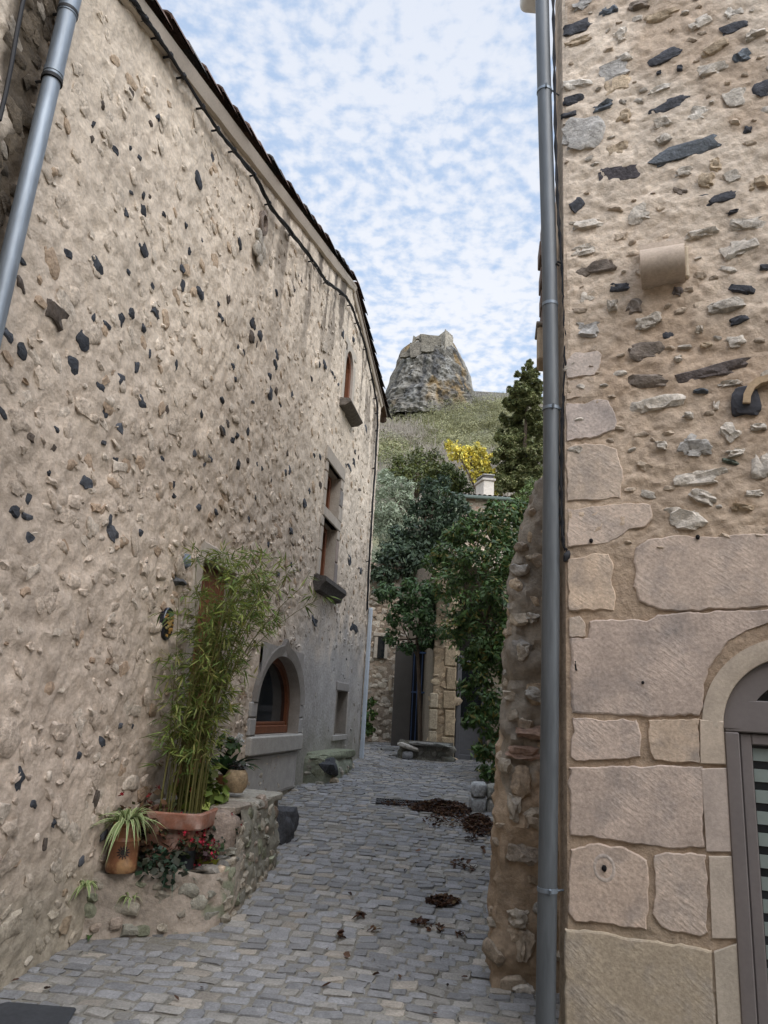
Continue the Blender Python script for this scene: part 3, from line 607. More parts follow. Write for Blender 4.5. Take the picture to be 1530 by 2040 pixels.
    for i in range(40):
        (s0, z0), (s1, z1) = hood[i], hood[i+1]; k = lambda s, z: (cs+(s-cs)*(ha/(ha+.13)), zs+(z-zs)*.84)
        i0, i1 = k(s0, z0), k(s1, z1); P = [q3(s0, -.02, z0), q3(s1, -.02, z1), q3(i1[0], -.02, i1[1]), q3(i0[0], -.02, i0[1])]
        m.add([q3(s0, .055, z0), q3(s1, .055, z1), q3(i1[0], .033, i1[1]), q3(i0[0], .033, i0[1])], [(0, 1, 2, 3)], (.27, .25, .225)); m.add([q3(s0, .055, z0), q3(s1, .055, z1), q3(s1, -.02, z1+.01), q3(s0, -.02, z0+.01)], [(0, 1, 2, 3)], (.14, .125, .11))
    for s0, s1 in ((b+.002, b+.19), (a-.19, a-.002)):
        for z0, z1 in ((c, 1.45), (1.455, zs)): bar(m, s0, s1, -.05, .034, z0, z1, .015, (.31, .295, .275))
    bar(m, a-.12, b+.10, -.05, .016, .58, 1.04, .01, (.37, .355, .33)); bar(m, a+.7, b+.05, -.04, .021, .60, 1.0, .01, (.38, .36, .33))
    w = m.build('window', M_DRESS, HOUSE); plabel(w, 'wide arched ground-floor window with moulded stone hood')
    m = MB(); bar(m, a-.18, b+.16, -.06, .065, 1.05, c-.004, .018, (.36, .34, .305)); m.build('sill', M_DRESS, w)
    m = MB(); N_ = 33; A1 = [(s, f(s)) for s in np.linspace(a+.001, b-.001, N_)]; A2 = [(cs+(s-cs)*(1-.085/ha), zs-.0+(z-zs)*.86) for s, z in A1]
    A1 = [(a+.001, c)]+A1+[(b-.001, c)]; A2 = [(a+.085, c)]+A2+[(b-.085, c)]
    for i in range(len(A1)-1): prism(m, [q3(A1[i][0], -.20, A1[i][1]), q3(A1[i+1][0], -.20, A1[i+1][1]), q3(A2[i+1][0], -.20, A2[i+1][1]), q3(A2[i][0], -.20, A2[i][1])], LN*.085)
    bar(m, a+.085, b-.085, -.2, -.09, c, c+.10, .012); bar(m, a+.085, b-.085, -.2, -.125, c+.10, c+.14, .008); m.build('frame', M_WOOD, w)
    m = MB(); prism(m, [q3(s, -.17, z) for s, z in out], LN*.012); m.build('pane', M_GLASS, w)
    m = MB(); bar(m, a+.5, a+.62, -.40, -.39, c, c+.05); 
    # --- square niche
    a, b, c, d = OPEN['niche']; m = MB(); reveal(m, rect(a, b, c, d), -.02, .42, (.24, .215, .185)); m.add([q3(s, -.42, z) for s, z in rect(a, b, c, d)], [(0, 1, 2, 3)], (.05, .045, .04))
    bar(m, a-.1, b+.12, -.05, .03, c-.1, c-.003, .015, (.34, .32, .29)); bar(m, a-.05, b+.06, -.05, .022, d+.003, d+.14, .012, (.25, .23, .21)); bar(m, b+.003, b+.10, -.3, .025, c, d, .012, (.36, .33, .29))
    w = m.build('niche', M_DRESS, HOUSE); plabel(w, 'small square opening in the grey cement render')
    # --- reddish door behind the bamboo
    a, b, c, d = OPEN['door']; m = MB(); reveal(m, rect(a, b, c, d), -.02, .28, (.33, .29, .24)); bar(m, a-.08, b+.1, -.05, .008, d+.003, d+.16, .01, (.42, .37, .31))
    for z0, z1 in ((c, 1.35), (1.36, 1.8), (1.81, 2.3), (2.31, d)): bar(m, a-.15+rng.uniform(-.04, .03), a-.003, -.05, .02, z0, z1, .012, (.38, .33, .27)); bar(m, b+.003, b+.17+rng.uniform(-.04, .04), -.05, .02, z0, z1, .012, (.38, .33, .27))
    w = m.build('door', M_DRESS, HOUSE); plabel(w, 'reddish wooden door in a stone surround behind the bamboo')
    m = MB(); bar(m, a+.002, b-.002, -.16, -.10, c, d-.002, 0); 
    for i in range(6): bar(m, a+.01+i*.133, a+.01+i*.133+.125, -.105, -.085, c, d-.03, .006)
    m.build('door_leaf', M_WOOD, w)
    # --- drain hole under the verge
    m = MB(); s, z = Ls(519, 445); ring_ = []
    lathe_pts = [(.10, .0), (.11, .05), (.07, .06), (.06, -.05)]
    an = np.linspace(0, 2*np.pi, 14, endpoint=False); P = []
    for r, o in lathe_pts: P.append([q3(s+r*math.cos(x), o, z+1.35*r*math.sin(x)) for x in an]+[q3(s+r, o, z)])
    sheet(m, np.array(P), None, (.20, .16, .13)); m.add([q3(s+.06*math.cos(x), -.03+.04, z+.08*math.sin(x)) for x in an], [list(range(14))], (.012, .01, .01))
    for i in range(7): lump(m, q3(s+rng.normal()*.07, .03, z-.2-i*.04), LD*.07, UP*.07, LN*.025, 2, (.40, .36, .30))
    m.build('drain_hole', M_STONE, HOUSE)
house_openings()
def house_pipes():
    m = MB(); o0 = .12; (sa_, za_), (sb_, zb_) = Ls(3, 588, o0), Ls(141, 0, o0); k_ = (sb_-sa_)/(zb_-za_); X = lambda z: q3(sa_+k_*(z-za_), o0, z)
    zj = Ls(107, 148, o0)[1]; zk = Ls(136, 24, o0)[1]
    tube(m, [X(-.1), X(zj)], .050, 20); tube(m, [X(zj-.03), X(zk)], .0535, 20); tube(m, [X(zk-.03), X(9)], .058, 20); tube(m, [X(zj-.012), X(zj+.03)], .057, 20)
    p = m.build('downpipe', M_ZINC, HOUSE)
    for z in (2.2, zj-.06, zk-.02): m = MB(); tube(m, [X(z), X(z+.022)], .0605, 20); tube(m, [X(z+.012), X(z+.012)-LN*.17], .009, 6); m.build('bracket', M_IRON, p)
    # bundled cables along the verge, down the corner
    px = [(255, -14), (265, 0), (298, 48), (330, 95), (365, 150), (415, 230), (450, 280), (505, 345), (545, 420), (610, 500), (650, 560), (690, 590), (705, 620), (728, 690), (745, 770), (752, 810), (752, 850), (746, 950), (738, 1070), (731, 1215)]
    K = [Ls(*p_, .06) for p_ in px]; K = [(-3.2, 5.85)]+K
    dd = np.linspace(0, len(K)-1, 240); ks = np.interp(dd, range(len(K)), [k[0] for k in K]); kz = np.interp(dd, range(len(K)), [k[1] for k in K]); ks = np.minimum(ks, S_END-.03)
    m = MB()
    for j, r in enumerate((.015, .012, .009)):
        w = 2*np.pi*j/3; tube(m, [q3(a+.012*math.sin(i*.5+w), .06+.010*math.cos(i*.5+w), b+.015*math.cos(i*.45+w)-.012*vnoise(i*.21, j, 5)) for i, (a, b) in enumerate(zip(ks, kz))], r, 6)
    c = m.build('cable', M_BLACK, HOUSE)
    m = MB()
    for i in range(6, 239, 9): m = MB(); tube(m, [q3(ks[i]-.005, .0, kz[i]-.02), q3(ks[i], .07, kz[i]-.01)], .010, 6); lump(m, q3(ks[i], .06, kz[i]), LD*.03, UP*.025, LN*.025, 1, (.02, .02, .02)); m.build('clip', M_BLACK, c)
    m = MB(); pp = [Ls(x, y, .06) for x, y in ((40, 0), (28, 60), (16, 130), (5, 185), (-8, 240))]; tube(m, [q3(a, .08, b) for a, b in [(pp[0][0]+.1, 8.0)]+pp], .012, 6); plabel(m.build('cable', M_BLACK, HOUSE), 'thin cable hanging down beside the stained strip')
    m = MB(); (sa, za), (sb, zb) = Ls(731, 1205, .06), Ls(715, 1511, .06); sc = (sa+sb)/2
    boxat(m, q3(S_END-.06, .02, zb-.05), LD*.07, LN*.075, UP*(za-zb+.05), .012); m.build('conduit', M_CONDUIT, HOUSE)
    # stone seat with a black boulder set in it, built onto the foot of the wall
house_pipes()
def oval_plaque():
    s, z = Ls(342, 1243, .05); r = thing('wall_plaque', 'oval black enamel plaque with a golden cluster design on the left wall', 'plaque', q3(s, .06, z)); m = MB()
    an = np.linspace(0, 2*np.pi, 36, endpoint=False); E_ = lambda k, o: [q3(s+.095*k*math.cos(x), o, z+.135*k*math.sin(x)) for x in an]
    rows = np.array([E_(1, -.05), E_(1, .015), E_(.95, .024), E_(.86, .021), E_(.5, .029), E_(.02, .032)]); rows = np.concatenate([rows, rows[:, :1]], 1); sheet(m, rows, None, (.010, .010, .016)); m.build('plate', M_BROWNPOT if False else mat('black enamel', col=(.010, .010, .018), rough=.15, var=0, fine=0, bump=0, spec=.6), r)
    m = MB()
    for i in range(26):
        a, b = rng.normal()*.030, rng.normal()*.045-.01; lump(m, q3(s+a, .034, z+b), LD*.013, UP*.013, LN*.010, 1, (.33, .19, .05) if i % 3 else (.30, .24, .10))
    for a, b in ((-.02, .075), (.03, .08), (.0, .06)): lump(m, q3(s+a, .033, z+b), LD*.028, UP*.014, LN*.006, 1, (.10, .15, .07))
    m.build('emblem', M_FLAT, r)
oval_plaque()

# ================================================================== RIGHT HOUSE
RH = thing('limestone_house', 'pale limestone house with ashlar corner and arched glazed door on the right', 'house', rw(.5, 0, .2))
DJ, DW, DZ = .838, .745, 1.66          # door opening: left jamb, width, springing height
DC = DJ+DW/2; DR = DW/2
def r1(x, y): return 1030+x/3., y/3.
def r2(x, y): return 1030+x/3.06, 600+y/3.06
def r3(x, y): return 960+x/2.684, 1150+y/2.684
def r4(x, y): return 940+x/2.593, 1550+y/2.593
RM = np.array([.455, .365, .275]); RB = np.array([.50, .42, .355])
def rw_color(S, Z):
    n1 = fbm(S*1.5, Z*1.5, 51, 4); n2 = fbm(S*5, Z*5, 52, 4)
    c = np.broadcast_to(RM, S.shape+(3,)).copy(); c = lerp3(c, (.60, .525, .43), sst(2.6, 5.6, Z)*.9); c = lerp3(c, (.36, .27, .19), sst(.5, .68, n1)*.6); c = lerp3(c, (.34, .26, .185), sst(2.75, 2.25, Z+(n1-.5)*.4)*.8)  # upper mortar made paler in colour, for the stronger light near the top
    c = lerp3(c, (.30, .27, .20), sst(.9, .1, Z+(n2-.5)*.6)*.6); return c*np.array([1.03, .985, .95])*(.85+.3*n2)[..., None]
def rw_disp(S, Z): return (.45+.55*sst(2.3, 2.7, Z))*(.030*fbm(S*4, Z*5, 41, 3)+.026*fbm(S*11, Z*15, 42, 3)+.016*fbm(S*30, Z*34, 43, 2)-.036)-.005*sst(2.7, 2.3, Z)
def arch_out(s): return DZ+math.sqrt(max(0, DR*DR-(s-DC)**2))
def right_wall():
    m = MB()
    ss = np.unique(np.round(np.concatenate([np.arange(.06, 1.7, .0135), np.arange(1.7, 3.6, .05), [DJ, DJ+DW]]), 4)); zz = np.concatenate([np.arange(-.4, 6.9, .0145), np.arange(6.9, 8.6, .06)])
    S, Z = np.meshgrid(ss, zz, indexing='ij'); D = rw_disp(S, Z); P = RC+RD*S[..., None]+RN*D[..., None]; P[..., 2] = Z
    Sc = (S[:-1, :-1]+S[1:, 1:])/2; Zc = (Z[:-1, :-1]+Z[1:, 1:])/2
    hole = (np.abs(Sc-DC) < DR) & (Zc < DZ-.04) | (np.hypot(Sc-DC, Zc-DZ+.04) < DR+.05)&(Zc > DZ-.04)
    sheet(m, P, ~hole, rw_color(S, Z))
    # side face along the street, rounded at the corner
    tt = np.concatenate([np.linspace(0, .16, 9), np.arange(.2, 6.2, .05)]); zz2 = np.arange(-.4, 8.6, .05); T, Z2 = np.meshgrid(tt, zz2, indexing='ij')
    SN = -LN; n = fbm(T*3, Z2*4, 61, 4); R_ = .06
    SD_ = unit(LD+RD*.055); P = RC+SD_*np.maximum(T-.08, 0)[..., None]+LN*((n-.5)*.07)[..., None]*sst(.1, .3, T)[..., None]
    k = np.clip(T/.16, 0, 1); P = P+RD*((1-k)*.075*1.0)[..., None]*1.0-LN*(-.0)*1; P[..., 2] = Z2
    P = P+RN*((rw_disp(np.full(T.shape, .06), Z2)*(1-k))[..., None])
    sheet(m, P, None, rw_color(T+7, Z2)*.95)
    occ = []
    def stone(px, py, w, h, ang, t, dep, l=3, rough=.24, p=.7):
        s, z = Rs(px, py); s2, _ = Rs(px+w, py); _, z2 = Rs(px, py-h); a, b = max(.008, abs(s2-s)), max(.008, abs(z2-z)); an = math.radians(-ang)-.12
        if s-a < .03: s = .03+a
        ax = (RD*math.cos(an)+UP*math.sin(an))*a; ay = (-RD*math.sin(an)+UP*math.cos(an))*b; d0 = float(rw_disp(np.array([[s]]), np.array([[z]]))[0, 0]); c = rw(s, d0-dep*.52, 0); c[2] = z
        lump(m, c, ax, ay, RN*dep, l, t, 1, p, rough*1.25, rng.uniform(1.3, 2.3)); occ.append((s, z, max(a, b)))
    DK = (.060, .061, .068); BG = (.12, .135, .15); MX = (.19, .155, .125); PA = (.50, .445, .375); OR = (.44, .345, .24); GR = (.43, .405, .37); WH = (.55, .50, .43)
    L1 = [(320,170,95,34,-20,DK),(548,70,48,28,-15,BG),(1290,170,95,32,-20,DK),(900,330,112,32,-25,DK),(975,412,20,18,0,DK),(850,442,18,10,-20,DK),(905,628,122,34,-22,DK),(318,610,60,26,-10,DK),(300,690,46,16,-10,DK),(520,640,60,20,-15,BG),(630,1035,160,56,-4,(.085,.075,.078)),(1025,905,205,50,-14,(.105,.115,.125)),(1205,1185,135,42,-8,DK),(355,1220,46,36,-35,DK),(975,1145,42,22,10,MX),(470,1600,115,44,-15,MX),(620,1715,60,26,-5,DK),(1345,1725,72,26,15,DK),(1325,1915,60,22,-25,DK),(905,2000,34,26,-10,DK),(1465,525,56,50,-20,DK),(1480,1595,34,18,0,DK),(1380,770,28,22,0,DK),(1345,340,48,32,-30,BG),
        (345,505,90,26,5,WH),(600,510,76,56,0,OR),(375,820,110,85,0,GR),(640,700,40,36,0,OR),(860,740,56,32,-15,PA),(1300,590,66,62,-20,PA),(1080,680,56,32,15,WH),(1185,985,40,36,0,OR),(1290,1060,56,36,-20,PA),(1135,1080,52,36,0,OR),(1450,1090,66,36,-10,OR),(1340,1480,105,52,-20,PA),(740,1280,75,50,-15,PA),(410,1490,76,30,-15,PA),(430,1780,46,34,0,PA),(570,1830,32,32,0,PA),(700,1830,42,46,10,MX),(780,1920,72,32,-20,PA),(1240,1830,95,32,-15,PA),(415,1960,72,46,0,GR),(1385,1340,105,46,-5,PA),(1100,130,66,26,-30,PA),(860,90,105,22,-15,OR),(620,215,42,32,-30,PA),(1300,75,52,32,0,WH),(1170,300,76,26,-30,OR),(1160,420,85,36,-10,PA),(340,260,100,16,-15,OR),(560,430,105,52,-15,GR),(850,535,66,16,-20,WH),(880,830,46,26,-30,PA),(600,890,56,36,-10,OR),(730,40,60,20,-10,MX),(1100,1400,90,20,-15,PA),(1000,1030,60,22,-20,PA),(1290,1270,40,10,-20,DK),(400,20,60,30,-20,GR),(1420,210,60,22,-20,PA),(640,350,50,30,-25,PA),(420,1340,110,30,-10,PA),(1090,1970,22,22,0,PA),(960,1745,30,26,0,(.12,.1,.09))]
    L2 = [(785,310,95,52,-5,MX),(800,490,140,42,-3,MX),(1190,430,205,44,-15,(.14,.115,.105)),(1300,500,80,18,-10,PA),(840,630,145,48,-10,PA),(1120,550,42,13,-5,BG),(1215,630,20,28,0,PA),(1040,700,32,18,0,PA),(1090,890,92,66,0,GR),(1300,790,56,52,-45,PA),(1290,980,58,14,15,(.10,.115,.09)),(1140,1070,150,44,-12,PA),(1140,1190,85,34,15,PA),(1340,920,66,22,-20,PA),(1040,1320,125,62,-5,PA),(1500,1000,56,76,0,PA),(1150,270,38,18,0,OR),(1325,245,56,32,-20,PA),(980,355,28,16,-30,PA),(800,130,72,32,-25,PA),(720,30,44,44,0,MX),(1120,170,18,18,0,PA),(1370,1260,56,18,0,OR),(1450,1170,56,22,-10,PA),(1530,470,50,34,-25,WH),(1470,770,52,20,-12,PA),(880,880,40,26,0,PA)]
    for conv, LL, sc in ((r1, L1, 3.), (r2, L2, 3.06)):
        for x, y, w, h, an, t in LL:
            px, py = conv(x, y); t = np.asarray(t); g = t.mean() < .1
            stone(px, py, w/sc, h/sc, an, t*rng.uniform(.85, 1.15), .028 if g else rng.uniform(.03, .05), 3, .20 if g else .32, .62)
    k = 0
    while k < 190:
        s = rng.uniform(.05, 1.62); z = rng.uniform(2.55, 7)
        if z < 3.2 and s < .32: continue
        a = rng.uniform(.015, .05); b = a*rng.uniform(.35, .7)
        if any(math.hypot(s-q, z-r) < w+a for q, r, w in occ): continue
        an = rng.normal()*.25-.1; t = RM*rng.uniform(.75, 1.2) if rng.random() < .6 else np.array(PA)*rng.uniform(.7, 1.1); d0 = float(rw_disp(np.array([[s]]), np.array([[z]]))[0, 0]); dep = rng.uniform(.012, .03); c = rw(s, d0-dep*.3, 0); c[2] = z
        lump(m, c, (RD*math.cos(an)+UP*math.sin(an))*a, (-RD*math.sin(an)+UP*math.cos(an))*b, RN*dep, 2, t, 1, .7, .3); occ.append((s, z, a)); k += 1
    # ashlar blocks at the corner and round the door (outlines as built)
    BL = [(r2, [(305,355),(350,320),(490,303),(512,325),(505,400),(470,450),(305,472)], (.50,.455,.42)), (r2, [(305,484),(475,464),(468,540),(440,580),(305,600)], (.47,.40,.33)), (r2, [(302,627),(430,620),(510,596),(555,605),(580,650),(607,730),(590,780),(480,825),(302,858)], (.50,.45,.42)),
          (r2, [(302,892),(420,860),(545,880),(610,900),(640,1020),(645,1130),(630,1200),(480,1215),(305,1222)], (.50,.43,.36)), (r2, [(305,1268),(550,1240),(700,1228),(825,1240),(825,1330),(780,1375),(690,1390),(600,1455),(560,1478),(305,1500)], (.49,.42,.36)),
          (r2, [(308,1570),(450,1545),(560,1540),(585,1620),(580,1700),(600,1780),(592,1885),(450,1885),(318,1885)], (.51,.42,.33)), (r2, [(720,1500),(800,1450),(1000,1430),(1180,1440),(1320,1420),(1600,1425),(1600,1866),(1300,1878),(1000,1888),(860,1880),(740,1830),(710,1740),(718,1640),(712,1560)], (.47,.40,.345)),
          (r3, [(468,215),(520,207),(545,240),(552,310),(470,318)], (.50,.43,.36)), (r3, [(470,327),(568,324),(575,237),(700,228),(800,220),(880,235),(940,203),(1180,183),(1600,165),(1600,236),(1530,250),(1440,275),(1340,330),(1260,410),(1205,500),(1185,600),(1180,690),(1165,743),(900,743),(700,735),(480,725)], (.44,.375,.33)),
          (r3, [(485,752),(640,758),(830,762),(853,850),(850,960),(700,980),(500,983),(478,960)], (.46,.39,.34)), (r3, [(890,762),(1158,757),(1163,988),(1050,988),(930,972),(897,930),(890,850)], (.49,.405,.32)),
          (r4, [(500,-60),(1195,-60),(1200,200),(1205,362),(1050,365),(850,340),(650,308),(510,293)], (.47,.40,.35)), (r4, [(510,362),(640,337),(780,357),(860,392),(903,425),(910,640),(903,778),(760,770),(640,745),(540,738),(500,690),(500,600),(510,450)], (.48,.40,.335)),
          (r4, [(945,402),(1000,380),(1208,397),(1220,798),(1180,823),(1060,800),(980,773),(932,700),(945,600),(937,470)], (.48,.41,.35)), (r4, [(480,777),(650,787),(800,822),(1000,852),(1150,867),(1243,892),(1275,1500),(440,1500),(480,1000)], (.40,.35,.27))]
    for i, (cv, pl, t) in enumerate(BL):
        q = [Rs(*cv(*p)) for p in pl]; q = [(max(s, .012), z) for s, z in q]; q = jag(q, .012, .013, i)
        # plate with a softly worn edge, filled by a fine grid so its face can undulate
        k = len(q); c2 = q.mean(0); rings = []
        for kk, (f, o) in enumerate(((1.0, -.03), (1.0, -.002), (.988, .005), (.965, .0085))):
            P = c2+(q-c2)*f; rings.append([rw(s, o+(.004*(fbm(s*9, z*9, 71+i, 3)-.5)), 0)*[1, 1, 0]+UP*z for s, z in P])
        rings = np.array(rings); rings = np.concatenate([rings, rings[:, :1]], 1); tt_ = np.asarray(t)*rng.uniform(.94, 1.06)*np.array([1.08, 1.0, .925]); sheet(m, rings, None, tt_, 2); m.add(rings[-1][:-1], [list(range(k))], tt_, 2)
    # smooth dressed jamb strip and arch ring
    for pl, t in (([r3(1165,760), r3(1275,770), r3(1290,1000), r3(1168,996)], (.48,.39,.30)), ([r3(1172,1022), r3(1292,1018), r4(1338,382), r4(1212,380)], (.44,.36,.30)), ([r4(1224,402), r4(1340,402), r4(1358,828), r4(1240,828)], (.47,.39,.31)), ([r4(1250,895), r4(1362,852), r4(1420,1500), r4(1285,1500)], (.43,.365,.285))):
        q = [Rs(*p) for p in pl]; q = [q[0], (DJ+.0005, q[1][1]), (DJ+.0005, q[2][1]), q[3]]; prism(m, [rw(s, -.03, 0)*[1, 1, 0]+UP*z for s, z in q], RN*.0395, t, 3, .005)
    a = np.linspace(math.pi, 0, 41); rows = [[rw(DC+r*math.cos(x), o, 0)*[1, 1, 0]+UP*(DZ-.04+r*math.sin(x)) for x in a] for r, o in ((DR+.105, -.03), (DR+.103, .006), (DR+.03, .011), (DR+.004, .003), (DR, -.02), (DR, -.22))]
    sheet(m, np.array(rows), None, (.43, .355, .275), 3)
    for s, sg in ((DJ, 1), (DJ+DW, -1)): m.add([rw(s, .012, -.4), rw(s, -.22, -.4), rw(s, -.22, DZ-.02), rw(s, .012, DZ-.02)], [(0, 1, 2, 3)], (.43, .355, .275), 3)
    prism(m, [rw(DJ+DW+.003, -.03, -.3), rw(DJ+DW+.13, -.03, -.3), rw(DJ+DW+.13, -.03, DZ), rw(DJ+DW+.003, -.03, DZ)], RN*.045, (.46, .38, .30), 3, .006)
    # small drilled holes with rust
    for px, py, r in ((1390, 1071, .012), (1178, 1078, .012), (1281, 1360, .008), (1204, 1729, .014)):
        s, z = Rs(px, py); lump(m, rw(s, .010, 0)*[1, 1, 0]+UP*z, RD*r, UP*r*1.2, RN*.012, 2, (.012, .01, .01), 1, 1., .1)
    s, z = Rs(1204, 1729); an = np.linspace(0, 2*np.pi, 25); sheet(m, np.array([[rw(s+r*math.cos(x), o, 0)*[1, 1, 0]+UP*(z+1.2*r*math.sin(x)) for x in an] for r, o in ((.060, .0070), (.052, .0105), (.046, .0105), (.040, .0080))]), None, (.47, .39, .325), 2)
    return m.build('wall', [M_RUB, M_STONE, M_ASH, M_DRESS], RH)
right_wall()
def right_house_rest():
    # body behind the two visible faces
    m = MB(); A = RC+RD*3.6; B = A+LD*6.2+RD*1.; Cc = RC+unit(LD+RD*.055)*6.05
    def col_(p, z0, z1): return [np.array([p[0], p[1], z0]), np.array([p[0], p[1], z1])]
    P = [col_(p, -.4, 8.6) for p in (A, B, Cc)]
    for i in range(2): m.add([P[i][0], P[i+1][0], P[i+1][1], P[i][1]], [(0, 1, 2, 3)], RM)
    m.build('side_wall', M_RUB, RH, smooth=False)
    m = MB(); zr = 8.6; q = [np.array([*p[:2], zr]) for p in (RC+RN*.15+RD*.03, A+RN*.15, B, Cc+RD*.1)]; c = np.mean(q, 0)+UP*1.2
    for i in range(4): m.add([q[i], q[(i+1) % 4], c], [(0, 1, 2)], (.14, .09, .065))
    m.add([p-UP*.06 for p in q], [(0, 1, 2, 3)], (.14, .09, .065))
    m.build('roof', M_TILE, RH, smooth=False)
    # door: frame, arched fanlight, leaf with banded frosted glass
    m = MB(); G = lambda s, o, z: rw(s, o, 0)*[1, 1, 0]+UP*z
    def rbar(mm, s0, s1, o0, o1, z0, z1, bev=.006, t=(.5, .5, .5)): boxat(mm, G(s0, o0, z0), RD*(s1-s0), RN*(o1-o0), UP*(z1-z0), bev, t)
    fw = .072; zb = .0; F0, F1 = -.13, -.035
    rbar(m, DJ+.002, DJ+fw, F0, F1, zb, 1.60); rbar(m, DJ+DW-fw, DJ+DW-.002, F0, F1, zb, 1.60)
    a = np.linspace(math.pi, 0, 37); sheet(m, np.array([[G(DC+r*math.cos(x), o, DZ-.04+r*math.sin(x)) for x in a] for r, o in ((DR-.002, F0), (DR-.002, F1), (DR-.03, F1+.002), (DR-.12, F1-.006), (DR-.12, F0))]))
    rbar(m, DJ+.004, DJ+DW-.004, F0, F1-.003, 1.602, DZ+.105)
    d = m.build('door', M_TAUPE, RH); plabel(d, 'taupe arched door with fanlight and banded glass')
    m = MB(); x0, x1 = DJ+fw+.003, DJ+DW-fw-.003; lf = .055
    rbar(m, x0, x0+lf, -.12, -.058, zb+.01, 1.598); rbar(m, x1-lf, x1, -.12, -.058, zb+.01, 1.598); rbar(m, x0+lf, x1-lf, -.12, -.058, 1.598-.055, 1.598); rbar(m, x0+lf, x1-lf, -.12, -.058, zb+.01, zb+.16)
    m.build('door_leaf', M_TAUPE, d)
    m = MB(); m.add([G(x0+lf-.01, -.095, .15), G(x1-lf+.01, -.095, .15), G(x1-lf+.01, -.095, 1.55), G(x0+lf-.01, -.095, 1.55)], [(0, 1, 2, 3)], (.02, .025, .024)); m.add([G(DC+(DR-.115)*math.cos(x), -.095, DZ-.04+(DR-.115)*math.sin(x)) for x in a], [list(range(37))], (.02, .02, .02))
    m.build('pane', M_GLASS, d)
    z = .24
    while z < 1.47: m = MB(); rbar(m, x0+lf+.004, x1-lf-.004, -.093, -.089, z, z+.062, 0, (.22, .25, .225)); z += .102; m.build('frosted_band', mat('frosted glass band', tint=True, rough=.35, var=.06, fine=.05, bump=0), d)
    # corbel stone, hollowed underneath its top
    m = MB(); (s0, z0), (s1, z1) = Rs(1279, 575), Rs(1368, 482); w = s1-s0-.02
    prof = [(-.05, .0), (.06, .004)]+[(.085+.085*math.cos(x), .105+.10*math.sin(x)) for x in np.linspace(-1.4, 1.35, 14)]+[(.09, .215), (.085, .255), (-.05, .26)]
    P = [G(s0+.0, o, z0+z) for o, z in prof]; prism(m, P, RD*w, (.46, .37, .29)); 
    boxat(m, G(s0+w*.98, -.03, z0+.02), RD*.03, RN*.06, UP*.22, .01, (.44, .36, .26)); boxat(m, G(s0+.01, -.03, z0+.25), RD*w, RN*.045, UP*.02, .006, (.46, .39, .3))
    plabel(m.build('corbel', M_DRESS, RH), 'rounded projecting stone corbel')
    # end of a curved stone hood on a dark block
    m = MB(); s, z = Rs(1487, 800); pts = [Rs(*r2(x, y)) for x, y in ((1395, 640), (1400, 590), (1425, 540), (1470, 505), (1530, 490), (1620, 478))]
    lump(m, G(s-.005, .0, z-.005), RD*.075, UP*.085, RN*.03, 3, (.05, .05, .056), 0, .55, .15)
    V = []; 
    for (a_, b_), w_ in zip(pts, (.022, .022, .022, .022, .022, .022)): V.append((a_, b_))
    V = np.array(V); tn = np.gradient(V, axis=0); tn /= np.linalg.norm(tn, axis=1)[:, None]; nn = np.stack([-tn[:, 1], tn[:, 0]], 1)
    rows = np.array([[G(*(V[i]+nn[i]*k)[:1], o, (V[i]+nn[i]*k)[1]) for i in range(len(V))] for k, o in ((.02, -.01), (.02, .055), (-.02, .055), (-.02, -.01))]); sheet(m, rows, None, (.40, .29, .18)); m.add(rows[:, 0], [(0, 1, 2, 3)], (.40, .29, .18))
    plabel(m.build('hood_mould', M_DRESS, RH, smooth=False), 'tan curved hood end over a dark stone')
    # iron pin on the ashlar
    m = MB(); s, z = Rs(1149, 1330); tube(m, [G(s, -.02, z-.012), G(s, .035, z-.015), G(s-.002, .045, z+.012), G(s-.002, .042, z+.032)], .005, 6); m.build('iron_pin', M_IRON, RH)
    # downpipe just off the corner
    pc = lambda px, py, Y: atY(px, py, Y)
    Yp = 4.33; P = [pc(1085, 2060, Yp), pc(1091, 1780, Yp), pc(1096, 1400, Yp), pc(1098, 1100, Yp), pc(1098, 815, Yp), pc(1097, 600, Yp), pc(1091, 400, Yp), pc(1084, 180, Yp), pc(1079, -30, Yp), pc(1076, -300, Yp)]
    m = MB(); P = np.array(P); Pz = P[:, 2]; zz = np.linspace(Pz[0]-.4, Pz[-1], 80); X = np.interp(zz, Pz, P[:, 0]); X = np.convolve(np.pad(X, 6, mode='edge'), np.ones(13)/13, 'valid'); tube(m, np.stack([X, np.full(80, Yp), zz], 1), np.where(zz > 2.9, .0495, .051), 24); dp = m.build('downpipe', M_ZDARK, RH)
    for px, py, rr in ((1091, 1772, .055), (1098, 815, .054), (1097, 608, .0525), (1085, 183, .054)):
        m = MB(); c = pc(px, py, Yp); c[0] = np.interp(c[2], zz, X); tube(m, [c-UP*.011, c+UP*.011], rr, 24)
        if rr > .0535: tube(m, [c+np.array([.045, -.02, 0]), c+np.array([.12, .03, .0])], .006, 6); tube(m, [c+np.array([.0, -.055, -.012]), c+np.array([.0, -.066, .012])], .008, 6)
        m.build('bracket', M_ZINC, dp)
    # hook and twisted cable down the corner
    m = MB(); h = pc(1113, 527, 4.31); tube(m, [h+np.array([.085, .02, .0]), h+np.array([.03, -.01, 0]), h+np.array([-.012, -.02, .008]), h+np.array([-.02, -.02, -.008]), h+np.array([0, -.01, -.016])], .007, 6); m.build('hook', M_IRON, RH)
    m = MB(); cp = [(1101, -40), (1104, 120), (1107, 300), (1112, 430), (1119, 520), (1124, 610), (1126, 700), (1124, 780), (1119, 850), (1118, 960), (1119, 1040), (1122, 1085), (1132, 1105)]
